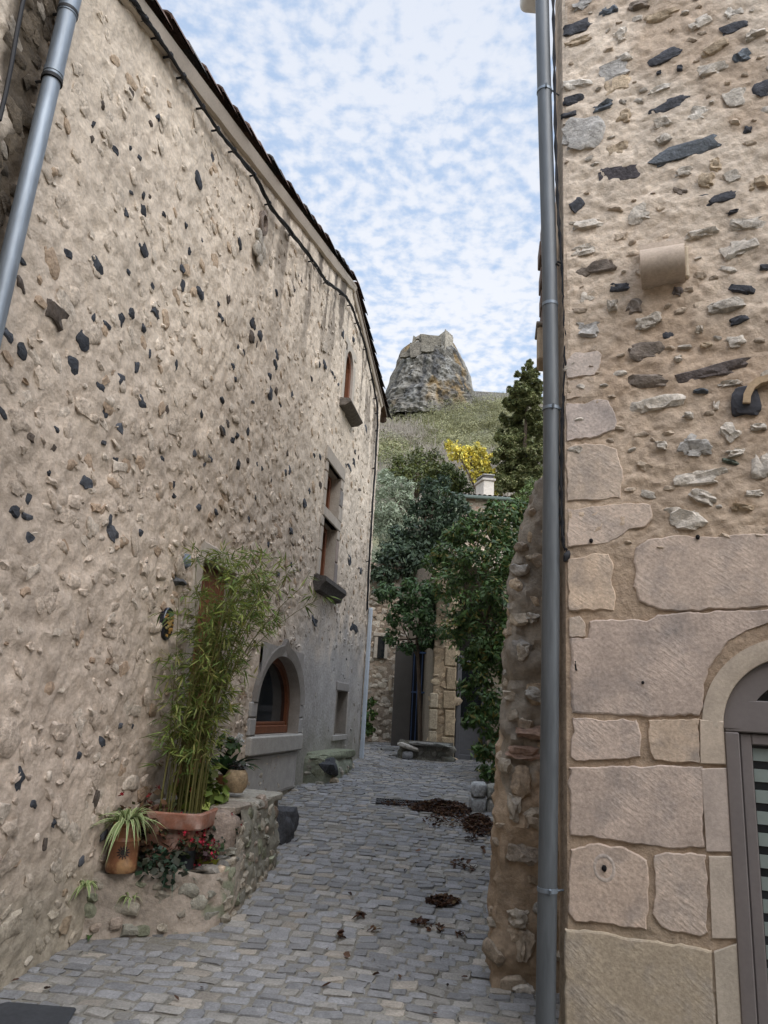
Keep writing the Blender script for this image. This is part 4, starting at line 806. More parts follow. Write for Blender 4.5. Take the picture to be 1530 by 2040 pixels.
    for j in range(2):
        tube(m, [pc(x+2.2*math.sin(i*2.1+j*3.1), y, 4.30-.01*j) for i, (x, y) in enumerate([(float(np.interp(k, range(len(cp)), [c[0] for c in cp])), float(np.interp(k, range(len(cp)), [c[1] for c in cp]))) for k in np.linspace(0, len(cp)-1, 50)])], .0075, 5)
    lump(m, pc(1129, 1108, 4.28), np.array([.022, 0, .016]), np.array([0, .02, 0]), UP*.03, 2, (.02, .02, .02)); m.build('cable', M_BLACK, RH)
    # rendered box under the eaves and tile edge far along the side wall
    m = MB(); Y0 = 8.6; a, b = atY(1070, 716, Y0), atY(1070, 648, Y0); boxat(m, np.array([a[0], Y0, a[2]]), np.array([.55, 0, 0]), np.array([.07, .36, 0]), UP*(b[2]-a[2]), .03, (.33, .26, .18)); boxat(m, np.array([a[0]-.02, Y0-.04, b[2]+.003]), np.array([.6, 0, 0]), np.array([.07, .44, 0]), UP*.04, .01, (.25, .22, .19)); plabel(m.build('eaves_box', M_DRESS, RH, smooth=False), 'rendered box projecting below the eaves')
    for i, (px, py) in enumerate(((1075, 508), (1077, 560), (1078, 605), (1079, 640), (1080, 460))): p = atY(px, py, 8.2+i*.12); m = MB(); boxat(m, p, np.array([.5, .05, .0]), np.array([.05, .35, 0]), UP*.05+np.array([0, 0, .16]), .008, (.14, .10, .08)); m.build('roof_tile', M_TILE, RH, smooth=False)
right_house_rest()
def wall_lamp():
    c = atY(1066, -12, 4.9); r = thing('wall_lamp', 'white rounded street lamp head beside the top of the right downpipe', 'street lamp', c); m = MB()
    lump(m, c+UP*.03, np.array([.12, 0, 0]), np.array([0, .12, 0]), UP*.14, 3, (.7, .7, .7), 0, .45, 0.0); m.build('lamp_shell', M_WHITE, r)
    m = MB(); tube(m, [c+np.array([.08, 0, .06]), c+np.array([.35, .1, .12])], .02, 8); m.build('arm', M_IRON, r)
wall_lamp()

# ================================================================== rubble helper: a battered wall skin with stones
def rubble(m, fn, u1, z0, z1, du, dz, amp, col, stones, seed, tcol, size=(.04, .10), top=None, dep=.05, boxy=.65, skip=None):
    """fn(u, z) -> (point, normal); skin plus embedded stones"""
    us = np.arange(0, u1+du*.5, du); zs = np.arange(z0, z1+dz*.5, dz); P = np.zeros((len(us), len(zs), 3)); T = np.zeros_like(P)
    for i, u in enumerate(us):
        zt = z1 if top is None else top(u)
        zc = z0+(zs-z0)*(zt-z0)/(z1-z0)
        for j, z in enumerate(zc):
            p, n = fn(u, z); d = amp*(fbm(np.array(u*5.), np.array(z*5.), seed, 3)*1.2+fbm(np.array(u*15.), np.array(z*15.), seed+1, 2)*.7-.95); P[i, j] = p+n*d
            g = fbm(np.array(u*3.), np.array(z*3.), seed+2, 3); T[i, j] = np.asarray(col(u, z) if callable(col) else col)*(.75+.5*g)
    sheet(m, P, None, T, 0); occ = []; k = 0; tries = 0
    while k < stones and tries < stones*12:
        tries += 1; u = rng.uniform(0, u1)
        if skip and skip(u): continue
        zt = z1 if top is None else top(u); z = rng.uniform(z0, zt-.02); a = rng.uniform(*size); b = a*rng.uniform(.55, .85)
        if any(abs(u-q)/(a+w) < .8 and abs(z-r)/(b+h) < .8 for q, r, w, h in occ): continue
        p, n = fn(u, z); p2, _ = fn(u+.02, z); ud = unit(p2-p); an = rng.normal()*.18; t = np.asarray(tcol[int(rng.integers(0, len(tcol)))])*rng.uniform(.75, 1.2); dd = dep*rng.uniform(.6, 1.2)
        lump(m, p-n*(dd*.72-.004), (ud*math.cos(an)+UP*math.sin(an))*a*1.1, (-ud*math.sin(an)+UP*math.cos(an))*b*1.1, n*dd, 2, t, 1, rng.uniform(boxy-.1, boxy+.25), rng.uniform(.25, .42), rng.uniform(1.3, 2.2)); occ.append((u, z, a, b)); k += 1
TAN = [(.40, .31, .22), (.44, .36, .27), (.36, .30, .235), (.47, .41, .33), (.40, .255, .18)]
MOSSY = [(.25, .235, .19), (.30, .27, .215), (.22, .21, .17), (.33, .29, .23), (.20, .205, .14)]
# ------------------------------------------------------------------ battered buttress by the right house
def buttress():
    m = MB(); ex = [(1081, 940), (1062, 1000), (1048, 1040), (1034, 1085), (1021, 1170), (1010, 1345), (1001, 1500), (987, 1700), (974, 1950), (966, 2040), (960, 2110)]
    Y0 = 5.15; E = np.array([atY(x, y, Y0) for x, y in ex]); zc, xc = E[::-1, 2], E[::-1, 0]
    r = thing('stone_buttress', 'battered rubble buttress between the right downpipe and the street', 'buttress', (1.0, Y0, 0)); ztop = zc[-1]
    def fn(u, z):
        x = float(np.interp(z, zc, xc)); xr = 1.62; w = xr-x
        if u < w-.07: return np.array([xr-u, Y0-.05*(w-u), z]), unit([-.08, -1, .08])
        v = u-(w-.07)
        if v < .11: k = v/.11*math.pi/2; return np.array([x+.07-.07*math.sin(k), Y0-.003+.07*(1-math.cos(k)), z]), unit([-math.sin(k), -math.cos(k), .1])
        v -= .11; return np.array([x, Y0+.067, z])+LD*v, unit(-LN*1.+UP*.12)
    def cl(u, z): return (.33, .245, .165) if z < 1.4+.3*math.sin(u*7) else (.25, .215, .17)
    rubble(m, fn, 4.2, -.3, ztop, .03, .03, .085, cl, 380, 91, [(.36, .28, .195), (.38, .305, .225), (.31, .255, .195), (.40, .345, .27), (.29, .27, .24)], (.03, .085), None, .05)
    for px, py, w, h, t in ((1060, 1462, .09, .035, (.36,.245,.185)), (1050, 1500, .11, .035, (.36,.24,.18)), (1042, 1560, .06, .09, (.44,.34,.24)), (1062, 1640, .07, .05, TAN[1]), (1040, 1700, .08, .06, TAN[2]), (1035, 1830, .055, .05, TAN[3]), (1045, 1885, .05, .09, TAN[1]), (1042, 1978, .055, .04, (.55, .49, .41)), (1060, 1230, .04, .03, (.5,.46,.4)), (1040, 1300, .04, .05, TAN[3]), (1068, 1385, .06, .04, (.4,.38,.34)), (1025, 1610, .035, .07, TAN[3])):
        p = atY(px, py, Y0-.02); lump(m, p+np.array([0, .018, 0]), np.array([w*1.1, 0, 0]), UP*h*1.1, np.array([0, .045, 0]), 3, np.array(t)*.8, 1, .8, .42, 2.)
    m.build('wall', [M_RUB, M_STONE], r)
buttress()
# ------------------------------------------------------------------ boundary wall further along the right side, two low block walls
def street_walls():
    r = thing('garden_wall', 'rubble garden wall on the right, mostly under the overhanging greenery', 'wall', lw(7, 2.9, .5)); m = MB()
    def fn(u, z): p = lw(4.4+u, 3.0-.05*(z-.4), 0); p[2] = z; return p, unit(-LN+UP*.05)
    rubble(m, fn, 6.0, .1, 2.7, .1, .1, .07, (.22, .19, .15), 90, 95, MOSSY, (.06, .14)); 
    boxat(m, lw(4.4, 3.06, 0)*[1, 1, 0]+UP*.1, LD*6, LN*.4, UP*2.6, .02, (.22, .19, .15), 0); m.build('wall', [M_RUB, M_STONE], r)
    r = thing('low_block_wall', 'short low wall of four pale squared blocks under the shrub on the right', 'low wall', ong(968, 1622))
    for i, (x0, x1, y0, y1, t) in enumerate(((938, 972, 1590, 1622, (.36,.355,.34)), (974, 1006, 1594, 1624, (.30,.28,.24)), (942, 972, 1562, 1588, (.40,.40,.385)), (974, 1008, 1566, 1592, (.27,.26,.22)))):
        Y0 = 9.62; a, b = atY(x0, y1, Y0), atY(x1, y0, Y0); c = (a+b)/2+np.array([0, .16, 0]); m = MB(); lump(m, c, np.array([(b[0]-a[0])*.52, 0, 0]), np.array([.02, .19, 0]), UP*(b[2]-a[2])*.53, 3, t, 0, .42, .10); m.build('block', M_STONE, r)
street_walls()

# ================================================================== PLANTER built against the left house
PT = .44
def planter():
    r = thing('stone_planter', 'raised stone planter with a higher ledge against the left house', 'planter', q3(1.5, .35, .1)); m = MB()
    # outline from wall, along the front, round the corner and up the street side
    K = [(.84, -.02), (1.02, .38), (1.20, .66), (1.42, .76), (2.1, .74), (2.6, .72), (2.86, .67), (3.02, .45), (3.06, -.02)]
    kd = np.concatenate([[0], np.cumsum([math.hypot(K[i+1][0]-K[i][0], K[i+1][1]-K[i][1]) for i in range(len(K)-1)])]); tot = kd[-1]
    def so(u): return float(np.interp(u, kd, [k[0] for k in K])), float(np.interp(u, kd, [k[1] for k in K]))
    def top(u):
        s, o = so(u)
        if s < 1.45: return PT-.02*math.sin(u*9)-.05*max(0, (s-.9))
        return float(np.interp(s, [1.45, 1.62, 1.72, 2.8, 2.95, 3.06], [.40, .62, .79, .79, .76, .70]))
    def fn(u, z):
        s, o = so(u); s2, o2 = so(min(u+.05, tot)); s1, o1 = so(max(u-.05, 0)); t = np.array([s2-s1, o2-o1]); t /= np.linalg.norm(t)+1e-9; n = LD*(-t[1])+LN*t[0]; n = -n if False else LD*(t[1]*-1)+LN*t[0]
        p = lw(s, o, 0)+n*(.05-.10*(z-.0)/.8); p[2] = z; return p, unit(n+UP*.08)
    def cl(u, z):
        s, o = so(u); g = float(fbm(np.array(u*4), np.array(z*4), 5)); return np.array((.31, .26, .21))*(1-float(sst(.9, 1.5, np.array(u))))+np.array((.215, .205, .165))*float(sst(.9, 1.5, np.array(u))) if g < .66 or u < .8 else (.17, .175, .12)
    rubble(m, fn, tot, -.25, .8, .04, .04, .06, cl, 210, 97, MOSSY+[(.31, .25, .20)], (.035, .085), top, .055, skip=lambda u: u < .9 and rng.random() < .8)
    for px, py, w, h, t in ((305, 1660+108, .05, .02, (.37,.29,.20)), (300, 1803, .07, .03, (.27,.135,.085))):
        p = atZ(px, py, .2); p = lw(1.12, .40, .24) if py < 1790 else lw(1.10, .42, .14); lump(m, p+LN*.02-LD*.01, (LN*.9+LD*.2)*w*1.6, UP*h*1.3, LD*.05, 2, t, 1, .7, .25)
    # top surfaces: soil bed in front, flat capping stones on the ledge
    n_ = 14; rows = [[q3(s, o*f-.02, PT-.03-.03*k) for f in np.linspace(0, .93, 6)] for k, (s, o) in enumerate(((.86, .02), (.98, .40), (1.12, .62), (1.3, .70), (1.5, .72), (1.7, .72)))]
    rows = [[q3(s, o*f-.02, PT-.035+.02*math.sin(3*f+s*5)) for f in np.linspace(0, .95, 6)] for s, o in ((.86, .05), (.98, .36), (1.12, .56), (1.3, .69), (1.5, .72), (1.75, .73))]
    sheet(m, np.array(rows), None, (.085, .07, .052), 0)
    for i, (s0, s1, t) in enumerate(((1.62, 2.05, (.29, .25, .205)), (2.06, 2.50, (.34, .315, .265)), (2.51, 2.95, (.33, .31, .26)))):
        lump(m, q3((s0+s1)/2, .325, .775), LD*(s1-s0)*.53, LN*.37, UP*.038, 3, t, 1, .3, .05)
    boxat(m, q3(1.66, .02, .0), LD*1.25, LN*.62, UP*.76, .02, (.26, .23, .19), 0)
    lump(m, q3(1.60, .52, .62), LD*.10, LN*.20, UP*.17, 3, (.27, .215, .175), 1, .5, .10); lump(m, q3(1.56, .66, .42), LD*.10, LN*.09, UP*.06, 3, (.19, .185, .17), 1, .5, .2)
    m.build('wall', [M_RUB, M_STONE], r)
    m = MB(); p = atZ(572, 1640, .42); sb, zb = Ls(574, 1640, .60); lump(m, q3(sb-.04, .55, zb-.02), LD*.18+LN*.03, LN*.14, UP*.17-LN*.03, 3, (.06, .062, .068), 0, .7, .26)
    plabel(m.build('boulder', M_STONE, r), 'smooth black boulder set at the end of the planter')
planter()
def mossy_seat():
    b = ong(655, 1562); r = thing('mossy_stone_seat', 'low mossy stone seat with a black boulder, at the left wall foot', 'stone seat', b); m = MB()
    K = [(6.05, -.02), (6.1, .26), (6.5, .34), (7.3, .34), (8.0, .26), (8.25, -.02)]; kd = np.concatenate([[0], np.cumsum([math.hypot(K[i+1][0]-K[i][0], K[i+1][1]-K[i][1]) for i in range(5)])])
    def fn(u, z):
        f = lambda u: (float(np.interp(u, kd, [k[0] for k in K])), float(np.interp(u, kd, [k[1] for k in K]))); s, o = f(u); s2, o2 = f(min(u+.06, kd[-1])); s1, o1 = f(max(u-.06, 0)); n = unit(LD*-(o2-o1)+LN*(s2-s1)); k = max(0, (z-.72)/.25)
        p = lw(s, o*(1-.35*k*k), 0)+LN*.0; p[2] = z; return p, unit(n+UP*.2*k)
    rubble(m, fn, kd[-1], .45, .97, .05, .05, .05, (.20, .21, .155), 50, 99, MOSSY, (.04, .09), None, .04)
    lump(m, q3(7.1, .10, .93), LD*1.05, LN*.20, UP*.07, 3, (.19, .20, .135), 1, .5, .12); boxat(m, q3(6.2, -.02, .4), LD*1.9, LN*.24, UP*.5, .03, (.2, .2, .15), 0)
    lump(m, q3(6.35, .24, .80), LD*.24, LN*.14, UP*.13, 3, (.06, .062, .066), 1, .75, .3); lump(m, q3(6.4, .33, .62), LD*.12, LN*.09, UP*.06, 2, (.33, .27, .19), 1, .7, .2)
    m.build('wall', [M_RUB, M_STONE], r)
mossy_seat()

# ================================================================== POTS AND PLANTS
GRN = [(.045, .085, .022), (.06, .11, .03), (.035, .07, .02), (.08, .12, .03)]
BAM = [(.18, .23, .05), (.14, .20, .045), (.22, .26, .065), (.24, .235, .07), (.10, .165, .04)]
def sqpot(m, c, d1, d2, prof, tint=(.5, .5, .5), k=12):
    """square pot with rounded corners: prof rows (half width, z)"""
    th = np.linspace(0, 2*np.pi, 33); ux = np.sign(np.cos(th))*np.abs(np.cos(th))**.28; uy = np.sign(np.sin(th))*np.abs(np.sin(th))**.28
    rows = [[c+d1*(w*a)+d2*(w*b)+UP*z for a, b in zip(ux, uy)] for w, z in prof]; sheet(m, np.array(rows), None, tint)
BP = q3(1.40, .33, 0)
def bamboo_pot():
    c = BP.copy(); c[2] = .385; yaw = -.10; d1 = unit([math.cos(yaw), math.sin(yaw), 0]); d2 = np.array([-d1[1], d1[0], 0])
    r = thing('terracotta_planter', 'big square terracotta pot with a thick rim holding the bamboo', 'plant pot', c); m = MB()
    sqpot(m, c, d1, d2, [(.0, .01), (.165, .0), (.205, .30), (.212, .305)]); m.build('body', M_TERRA, r)
    m = MB(); sqpot(m, c, d1, d2, [(.20, .30), (.245, .302), (.252, .315), (.250, .405), (.235, .415), (.215, .412), (.210, .33)]); m.build('rim', M_TERRA, r)
    m = MB(); sqpot(m, c, d1, d2, [(.213, .375), (.1, .385), (.0, .39)], (.04, .03, .022)); m.build('soil', M_GROUND, r)
    b = c+UP*.385; r = thing('bamboo', 'tall airy yellow-green bamboo growing in the square terracotta pot', 'bamboo', b); mc, ml = MB(), MB()
    tips = []
    for i in range(40):
        p = b+d1*rng.uniform(-.12, .17)+d2*rng.uniform(-.17, .17); H = 2.06-1.0*rng.random()**1.6; ln = rng.normal(size=2)*np.array([.12, .14])+np.array([.15, .0]); 
        if rng.random() < .18: ln = ln*1.6
        n = 12; t = np.linspace(0, 1, n); P = p+np.outer(t, [0, 0, H])+np.outer(t**2.2, [ln[0]*H, ln[1]*H, 0])-np.outer(t**4, [0, 0, .12*H*abs(ln).sum()])
        tube(mc, P, np.linspace(.0055, .002, n), 5, np.array([.16, .15, .05])*rng.uniform(.6, 1.2)); tips.append(P)
        for k in range(int(H*(8.5+5*rng.random()))):
            f = rng.uniform(.12, 1)**.8 if rng.random() < .85 else 1.; i0 = f*(n-1); a = P[int(i0)]+(P[min(n-1, int(i0)+1)]-P[int(i0)])*(i0-int(i0))
            d = rng.normal(size=3); d[2] = abs(d[2])*.6+.15; d = unit(d); L = rng.uniform(.06, .26)*(1.15-.5*f); e = a+d*L
            tube(mc, np.array([a, (a+e)/2+UP*.012, e]), .0013, 4, (.12, .13, .04), cap=False)
            nl = int(rng.integers(5, 10)); Q = a+(e-a)*rng.uniform(.25, 1.05, (nl, 1))
            tone = rng.uniform(.7, 1.25); out = unit(d*[1, 1, .3])[None]*np.ones((nl, 1)); Lf = .105
            ax = out*.9+rng.normal(size=(nl, 3))*.6; ax[:, 2] -= .35; ax /= np.linalg.norm(ax, axis=1)[:, None]
            nr = np.array([0, 0, 1.])+rng.normal(size=(nl, 3))*.5; nr -= ax*(ax*nr).sum(1)[:, None]; nr /= np.linalg.norm(nr, axis=1)[:, None]; sd = np.cross(nr, ax); LL = Lf*rng.uniform(.55, 1.3, (nl, 1)); w = LL*.062
            B = Q+ax*LL*.35; V = np.stack([Q, B+sd*w, Q+ax*LL-UP*LL*.10, B-sd*w], 1).reshape(-1, 3); cl = np.asarray(BAM)[rng.integers(0, 5, nl)]*tone; ml.add(V, np.arange(nl*4).reshape(nl, 4), np.repeat(cl, 4, 0))
    mc.build('culm', M_LEAF, r); ml.build('foliage', M_LEAF, r, smooth=False)
bamboo_pot()
def spider(name, label, c, n, L, group=None, pot=None, w=.011, cream=(.40, .43, .20), green=(.09, .16, .04), cat='plant', hang=0.):
    r = thing(name, label, cat, c, group); m = MB()
    for i in range(n):
        a = rng.uniform(0, 2*np.pi); strap(m, c+np.array([math.cos(a), math.sin(a), 0])*.02, (math.cos(a), math.sin(a)), L*rng.uniform(.6, 1.15), w*rng.uniform(.8, 1.2), rng.uniform(.35, 1.35), rng.uniform(.5, 1.25)+hang*4*rng.random(), green, cream, 9)
    m.build('leaf_tuft', M_LEAF, r); return r
def pots():
    # brown glazed churn-like pot with dark sun emblem
    c = atZ(222, 1716, .40); c = q3(.93, .155, .43)
    r = thing('brown_clay_pot', 'brown glazed clay pot with a dark sun emblem holding the spider plant', 'plant pot', c); m = MB()
    lathe(m, c, [(.0, .005), (.098, .0), (.108, .02), (.110, .055), (.101, .075), (.098, .19), (.106, .205), (.088, .225), (.082, .29), (.094, .305), (.094, .32), (.078, .32), (.072, .27)], 28); m.build('body', M_BROWNPOT, r)
    m = MB(); f = unit((O3-c)*[1, 1, 0]); sd = np.array([-f[1], f[0], 0]); e = unit(f-sd*(-.3)); e = unit(f*.95+np.array([0.25, 0, 0])*0); 
    for k in range(12):
        a = k*np.pi/6; R_ = .018 if 1 else 0
        for ra, rb, wd in ((0.0, .020, .016), (.022, .046, .007)):
            A = []
            for (q_, w_) in ((ra, wd), (rb, wd*.25)):
                for sg in (-1, 1):
                    u_ = q_*math.cos(a)-sg*w_*math.sin(a); v_ = q_*math.sin(a)+sg*w_*math.cos(a); th = u_/.1; A.append(c+(f*math.cos(th)+sd*math.sin(th))*.1005+UP*(.135+v_))
            m.add([A[0], A[1], A[3], A[2]], [(0, 1, 2, 3)], (.02, .016, .014))
    m.build('sun_emblem', M_FLAT, r, smooth=False)
    spider('spider_plant', 'striped spider plant spilling over the brown clay pot', c+UP*.31, 90, .33, 'spider plants', w=.012, cream=(.48, .52, .27))
    spider('spider_plant', 'small spider plantlet hanging beside the brown clay pot', atZ(258, 1712, .42)+LN*.0, 16, .14, 'spider plants', hang=.08)
    for px, py, lb, nn, L in ((172, 1765, 'spider plantlet rooted in the wall corner left of the planter', 20, .15), (232, 1768, 'spider plantlet dangling on the front of the planter', 16, .12)):
        s, z = Ls(px, py, .05) if px < 200 else (1.02, .24); p = q3(s, .05, z) if px < 200 else q3(.93, .26, .27); spider('spider_plant', lb, p, nn, L, 'spider plants', hang=.1)
    # dark grey pot with red begonias
    c = q3(1.27, .47, .39)
    r = thing('dark_grey_pot', 'small dark grey round pot under the red begonia', 'plant pot', c); m = MB(); lathe(m, c, [(.0, .002), (.062, .0), (.076, .135), (.080, .14), (.080, .155), (.070, .155), (.066, .12), (0, .115)], 22); m.build('body', mat('dark grey plastic', col=(.022, .025, .03), rough=.5, var=.1, fine=.1, bump=0), r)
    def flowery(name, label, c, n, R, leafpal, flo, nf, ls=.045, fs=.022):
        r = thing(name, label, 'flowering plant', c); m = MB(); P, d = clump_pts(c+UP*R*.45, R, n, .85, .3); leaves(m, P, ls, leafpal, .85, .8, 0, d*.5, .1)
        for k in range(12): q = P[int(rng.integers(0, n))]; tube(m, np.array([c, (c+q)/2+UP*.02, q]), .003, 4, (.12, .06, .04), cap=False)
        m.build('foliage', M_LEAF, r, smooth=False)
        if nf:
            Q, d = clump_pts(c+UP*R*.8, R*1.05, nf, .8, .8)
            for q in Q: m = MB(); leaves(m, q+rng.normal(size=(7, 3))*.010, fs, flo, .8, .6); m.build('flower', M_LEAF, r, smooth=False)
    flowery('begonia', 'dark-leaved begonia with crimson flowers in the dark grey pot', c+UP*.14, 120, .13, [(.035, .03, .018), (.05, .06, .025), (.03, .05, .02), (.07, .08, .03)], [(.32, .012, .03), (.42, .03, .06), (.22, .01, .02)], 26)
    flowery('begonia', 'reddish begonia reaching up in front of the terracotta pot', q3(1.40, .55, .42), 90, .12, [(.055, .02, .02), (.04, .03, .02), (.07, .03, .03)], [(.34, .015, .04), (.45, .04, .07)], 22)
    flowery('trailing_plant', 'dark green trailing foliage between the clay pot and the grey pot', q3(1.07, .38, .40), 230, .17, [(.022, .045, .022), (.03, .06, .035), (.02, .035, .02), (.05, .055, .035)], [(0, 0, 0)], 0, .05)
    flowery('geranium', 'rusty brown withered shrub behind the spider plant', q3(1.16, .12, .60), 300, .24, [(.11, .055, .03), (.08, .05, .025), (.05, .06, .025), (.13, .07, .035)], [(.25, .02, .03), (.2, .03, .02)], 10, .045)
    flowery('fuchsia', 'dark leafy plant with small red flowers beside the stone ledge', q3(1.62, .58, .52), 260, .17, [(.018, .035, .018), (.03, .05, .02), (.02, .03, .015)], [(.36, .015, .02), (.25, .01, .02)], 12, .035, .018)
    spider('grassy_plant', 'blue-green strappy leaves arching over the planter edge', q3(1.15, .42, .41), 26, .24, None, w=.010, cream=(.05, .10, .06), green=(.03, .07, .04), hang=.05)
    # yellow-green bowl with a light green succulent
    c = q3(1.47, .56, .385)
    r = thing('yellow_green_bowl', 'small yellow-green pot tipped towards the stone ledge', 'plant pot', c); m = MB(); d1 = unit([1, .25, 0]); d2 = np.array([-d1[1], d1[0], 0]); sqpot(m, c, d1, d2, [(0, .002), (.058, .0), (.085, .075), (.090, .08), (.080, .08), (.07, .06), (0, .055)], (.20, .21, .03)); m.build('body', M_FLAT, r)
    flowery('sedum', 'light green succulent in the yellow-green pot', c+UP*.06, 130, .09, [(.15, .22, .06), (.11, .18, .05), (.2, .26, .09)], [(0, 0, 0)], 0, .028)
    r = thing('river_stone', 'pale rounded stone lying on the planter edge by the grey pot', 'stone', q3(1.36, .60, .38)); m = MB(); lump(m, q3(1.36, .62, .40), LN*.085+LD*.03, LD*.05, UP*.038, 3, (.24, .22, .19), 0, .8, .15); lump(m, q3(1.42, .70, .40), LN*.035, LD*.045, UP*.035, 2, (.42, .33, .24), 0, .8, .15); m.build('stone', M_STONE, r)
    # tan jar on the ledge with a dark broad-leaved plant behind
    c = atZ(468, 1578, .855); s_ = (c-LP)@LD; o_ = (c-LP)@LN
    r = thing('tan_stone_jar', 'tan oval stone jar standing on the planter ledge', 'jar', c); m = MB(); lathe(m, c, [(0, .0), (.065, .0), (.098, .05), (.105, .10), (.092, .155), (.070, .185), (.062, .18), (.05, .16)], 24, (.30, .225, .14)); m.build('body', M_STONE, r)
    flowery('cyclamen', 'small dark cyclamen with curled leaves in the tan jar', c+UP*.18, 60, .07, [(.02, .02, .02), (.04, .04, .035), (.03, .045, .03)], [(.5, .48, .46), (.4, .4, .4)], 6, .04, .02)
    c2 = q3(s_+.10, max(.12, o_-.14), .86); r = thing('strap_leaf_plant', 'dark glossy plant with long drooping strap leaves on the ledge', 'plant', c2); m = MB()
    for px, py, L, dr in ((530, 1462, .45, .2), (520, 1545, .50, .45), (480, 1540, .42, .42), (500, 1500, .40, .38), (440, 1470, .38, .1), (515, 1440, .38, .12), (460, 1430, .36, .05), (420, 1500, .35, .2), (490, 1410, .34, .0)):
        tgt = atY(px, py, c2[1]-.12); d = tgt-c2; strap(m, c2+UP*.12, (d[0]+1e-3, d[1]*.6), L, .042, .75, dr+.15, (.028, .065, .022), None, 10)
    for k in range(10): a = rng.uniform(0, 6.28); strap(m, c2+UP*.1, (math.cos(a), math.sin(a)), rng.uniform(.3, .45), .035, rng.uniform(.7, 1.2), rng.uniform(.2, .5), (.022, .05, .018), None, 9)
    m.build('leaves', M_LEAF, r); m = MB(); lathe(m, c2-UP*.005, [(0, 0), (.07, .0), (.085, .12), (.075, .125), (0, .11)], 18); m.build('pot', M_BROWNPOT, r)
    flowery('white_flowers', 'pale flowers among the leaves below the arched window', q3(s_+.3, .25, 1.18), 60, .11, GRN[:3], [(.5, .5, .47), (.42, .42, .4)], 14, .06, .03)
    flowery('cordyline', 'tangle of yellow-green grassy leaves beside the bamboo foot', q3(1.68, .35, .80), 300, .22, BAM[:3], [(.2, .02, .02)], 5, .09)
    # weeds along the foot of the wall and planter
    for k, (px, py, n, L, lb) in enumerate(((180, 1866, 9, .17, 'broad-leaved weed in the corner between wall and planter'), (965, 1830, 8, .05, 'tiny weed growing between the setts by the buttress'))):
        c = ong(px, py); r = thing('weed', lb, 'weed', c); m = MB()
        for i in range(n): a = rng.uniform(0, 6.28); strap(m, c, (math.cos(a), math.sin(a)), L*rng.uniform(.7, 1.1), L*.14, rng.uniform(.5, 1.3), .5, (.05, .10, .025), None, 7)
        m.build('leaves', M_LEAF, r)
pots()

# ================================================================== STREET FURNITURE AND LEAVES
def drain():
    a, b, c2, d2 = ong(748, 1604), ong(770, 1592), ong(930, 1616), ong(928, 1601); r = thing('drain_grate', 'dark iron drain grating across the street half buried in brown leaves', 'drain', (a+c2)/2); m = MB()
    u = (c2-a)*[1, 1, 0]; L = np.linalg.norm(u); u /= L; v = np.array([-u[1], u[0], 0]); w = .24; z = lambda p: np.array([p[0], p[1], float(gz(p[1]))+.018])
    def rb(s0, s1, t0, t1, h): 
        P = [z(a+u*s+v*t) for s, t in ((s0, t0), (s1, t0), (s1, t1), (s0, t1))]; prism(m, P, UP*h, (.05, .05, .052))
    rb(0, L, 0, .02, .014); rb(0, L, w-.02, w, .014)
    s = 0
    while s < L: rb(s, s+.014, .02, w-.02, .012); s += .032
    rb(0, L, .125, .14, .010); m.build('grating', M_IRON, r)
    m = MB(); P = [z(a+u*s+v*t)-UP*.008 for s, t in ((0, 0), (L, 0), (L, w), (0, w))]; m.add(P, [(0, 1, 2, 3)], (.01, .01, .01)); m.build('channel', M_DARK, r)
drain()
def cover():
    P = [ong(-60, 2030), ong(12, 2012), ong(150, 2024), ong(120, 2075), ong(-60, 2090)]; P = [p+UP*.030 for p in P]; r = thing('metal_cover', 'dark flat metal cover plate in the setts at the foot of the left wall', 'cover', P[1]); m = MB(); prism(m, P, UP*.012, (.5, .5, .5), 0, .012); m.build('plate', mat('dull dark metal', col=(.05, .053, .058), rough=.6, metal=.3, var=.2, fine=.2, bump=.1), r)
cover()
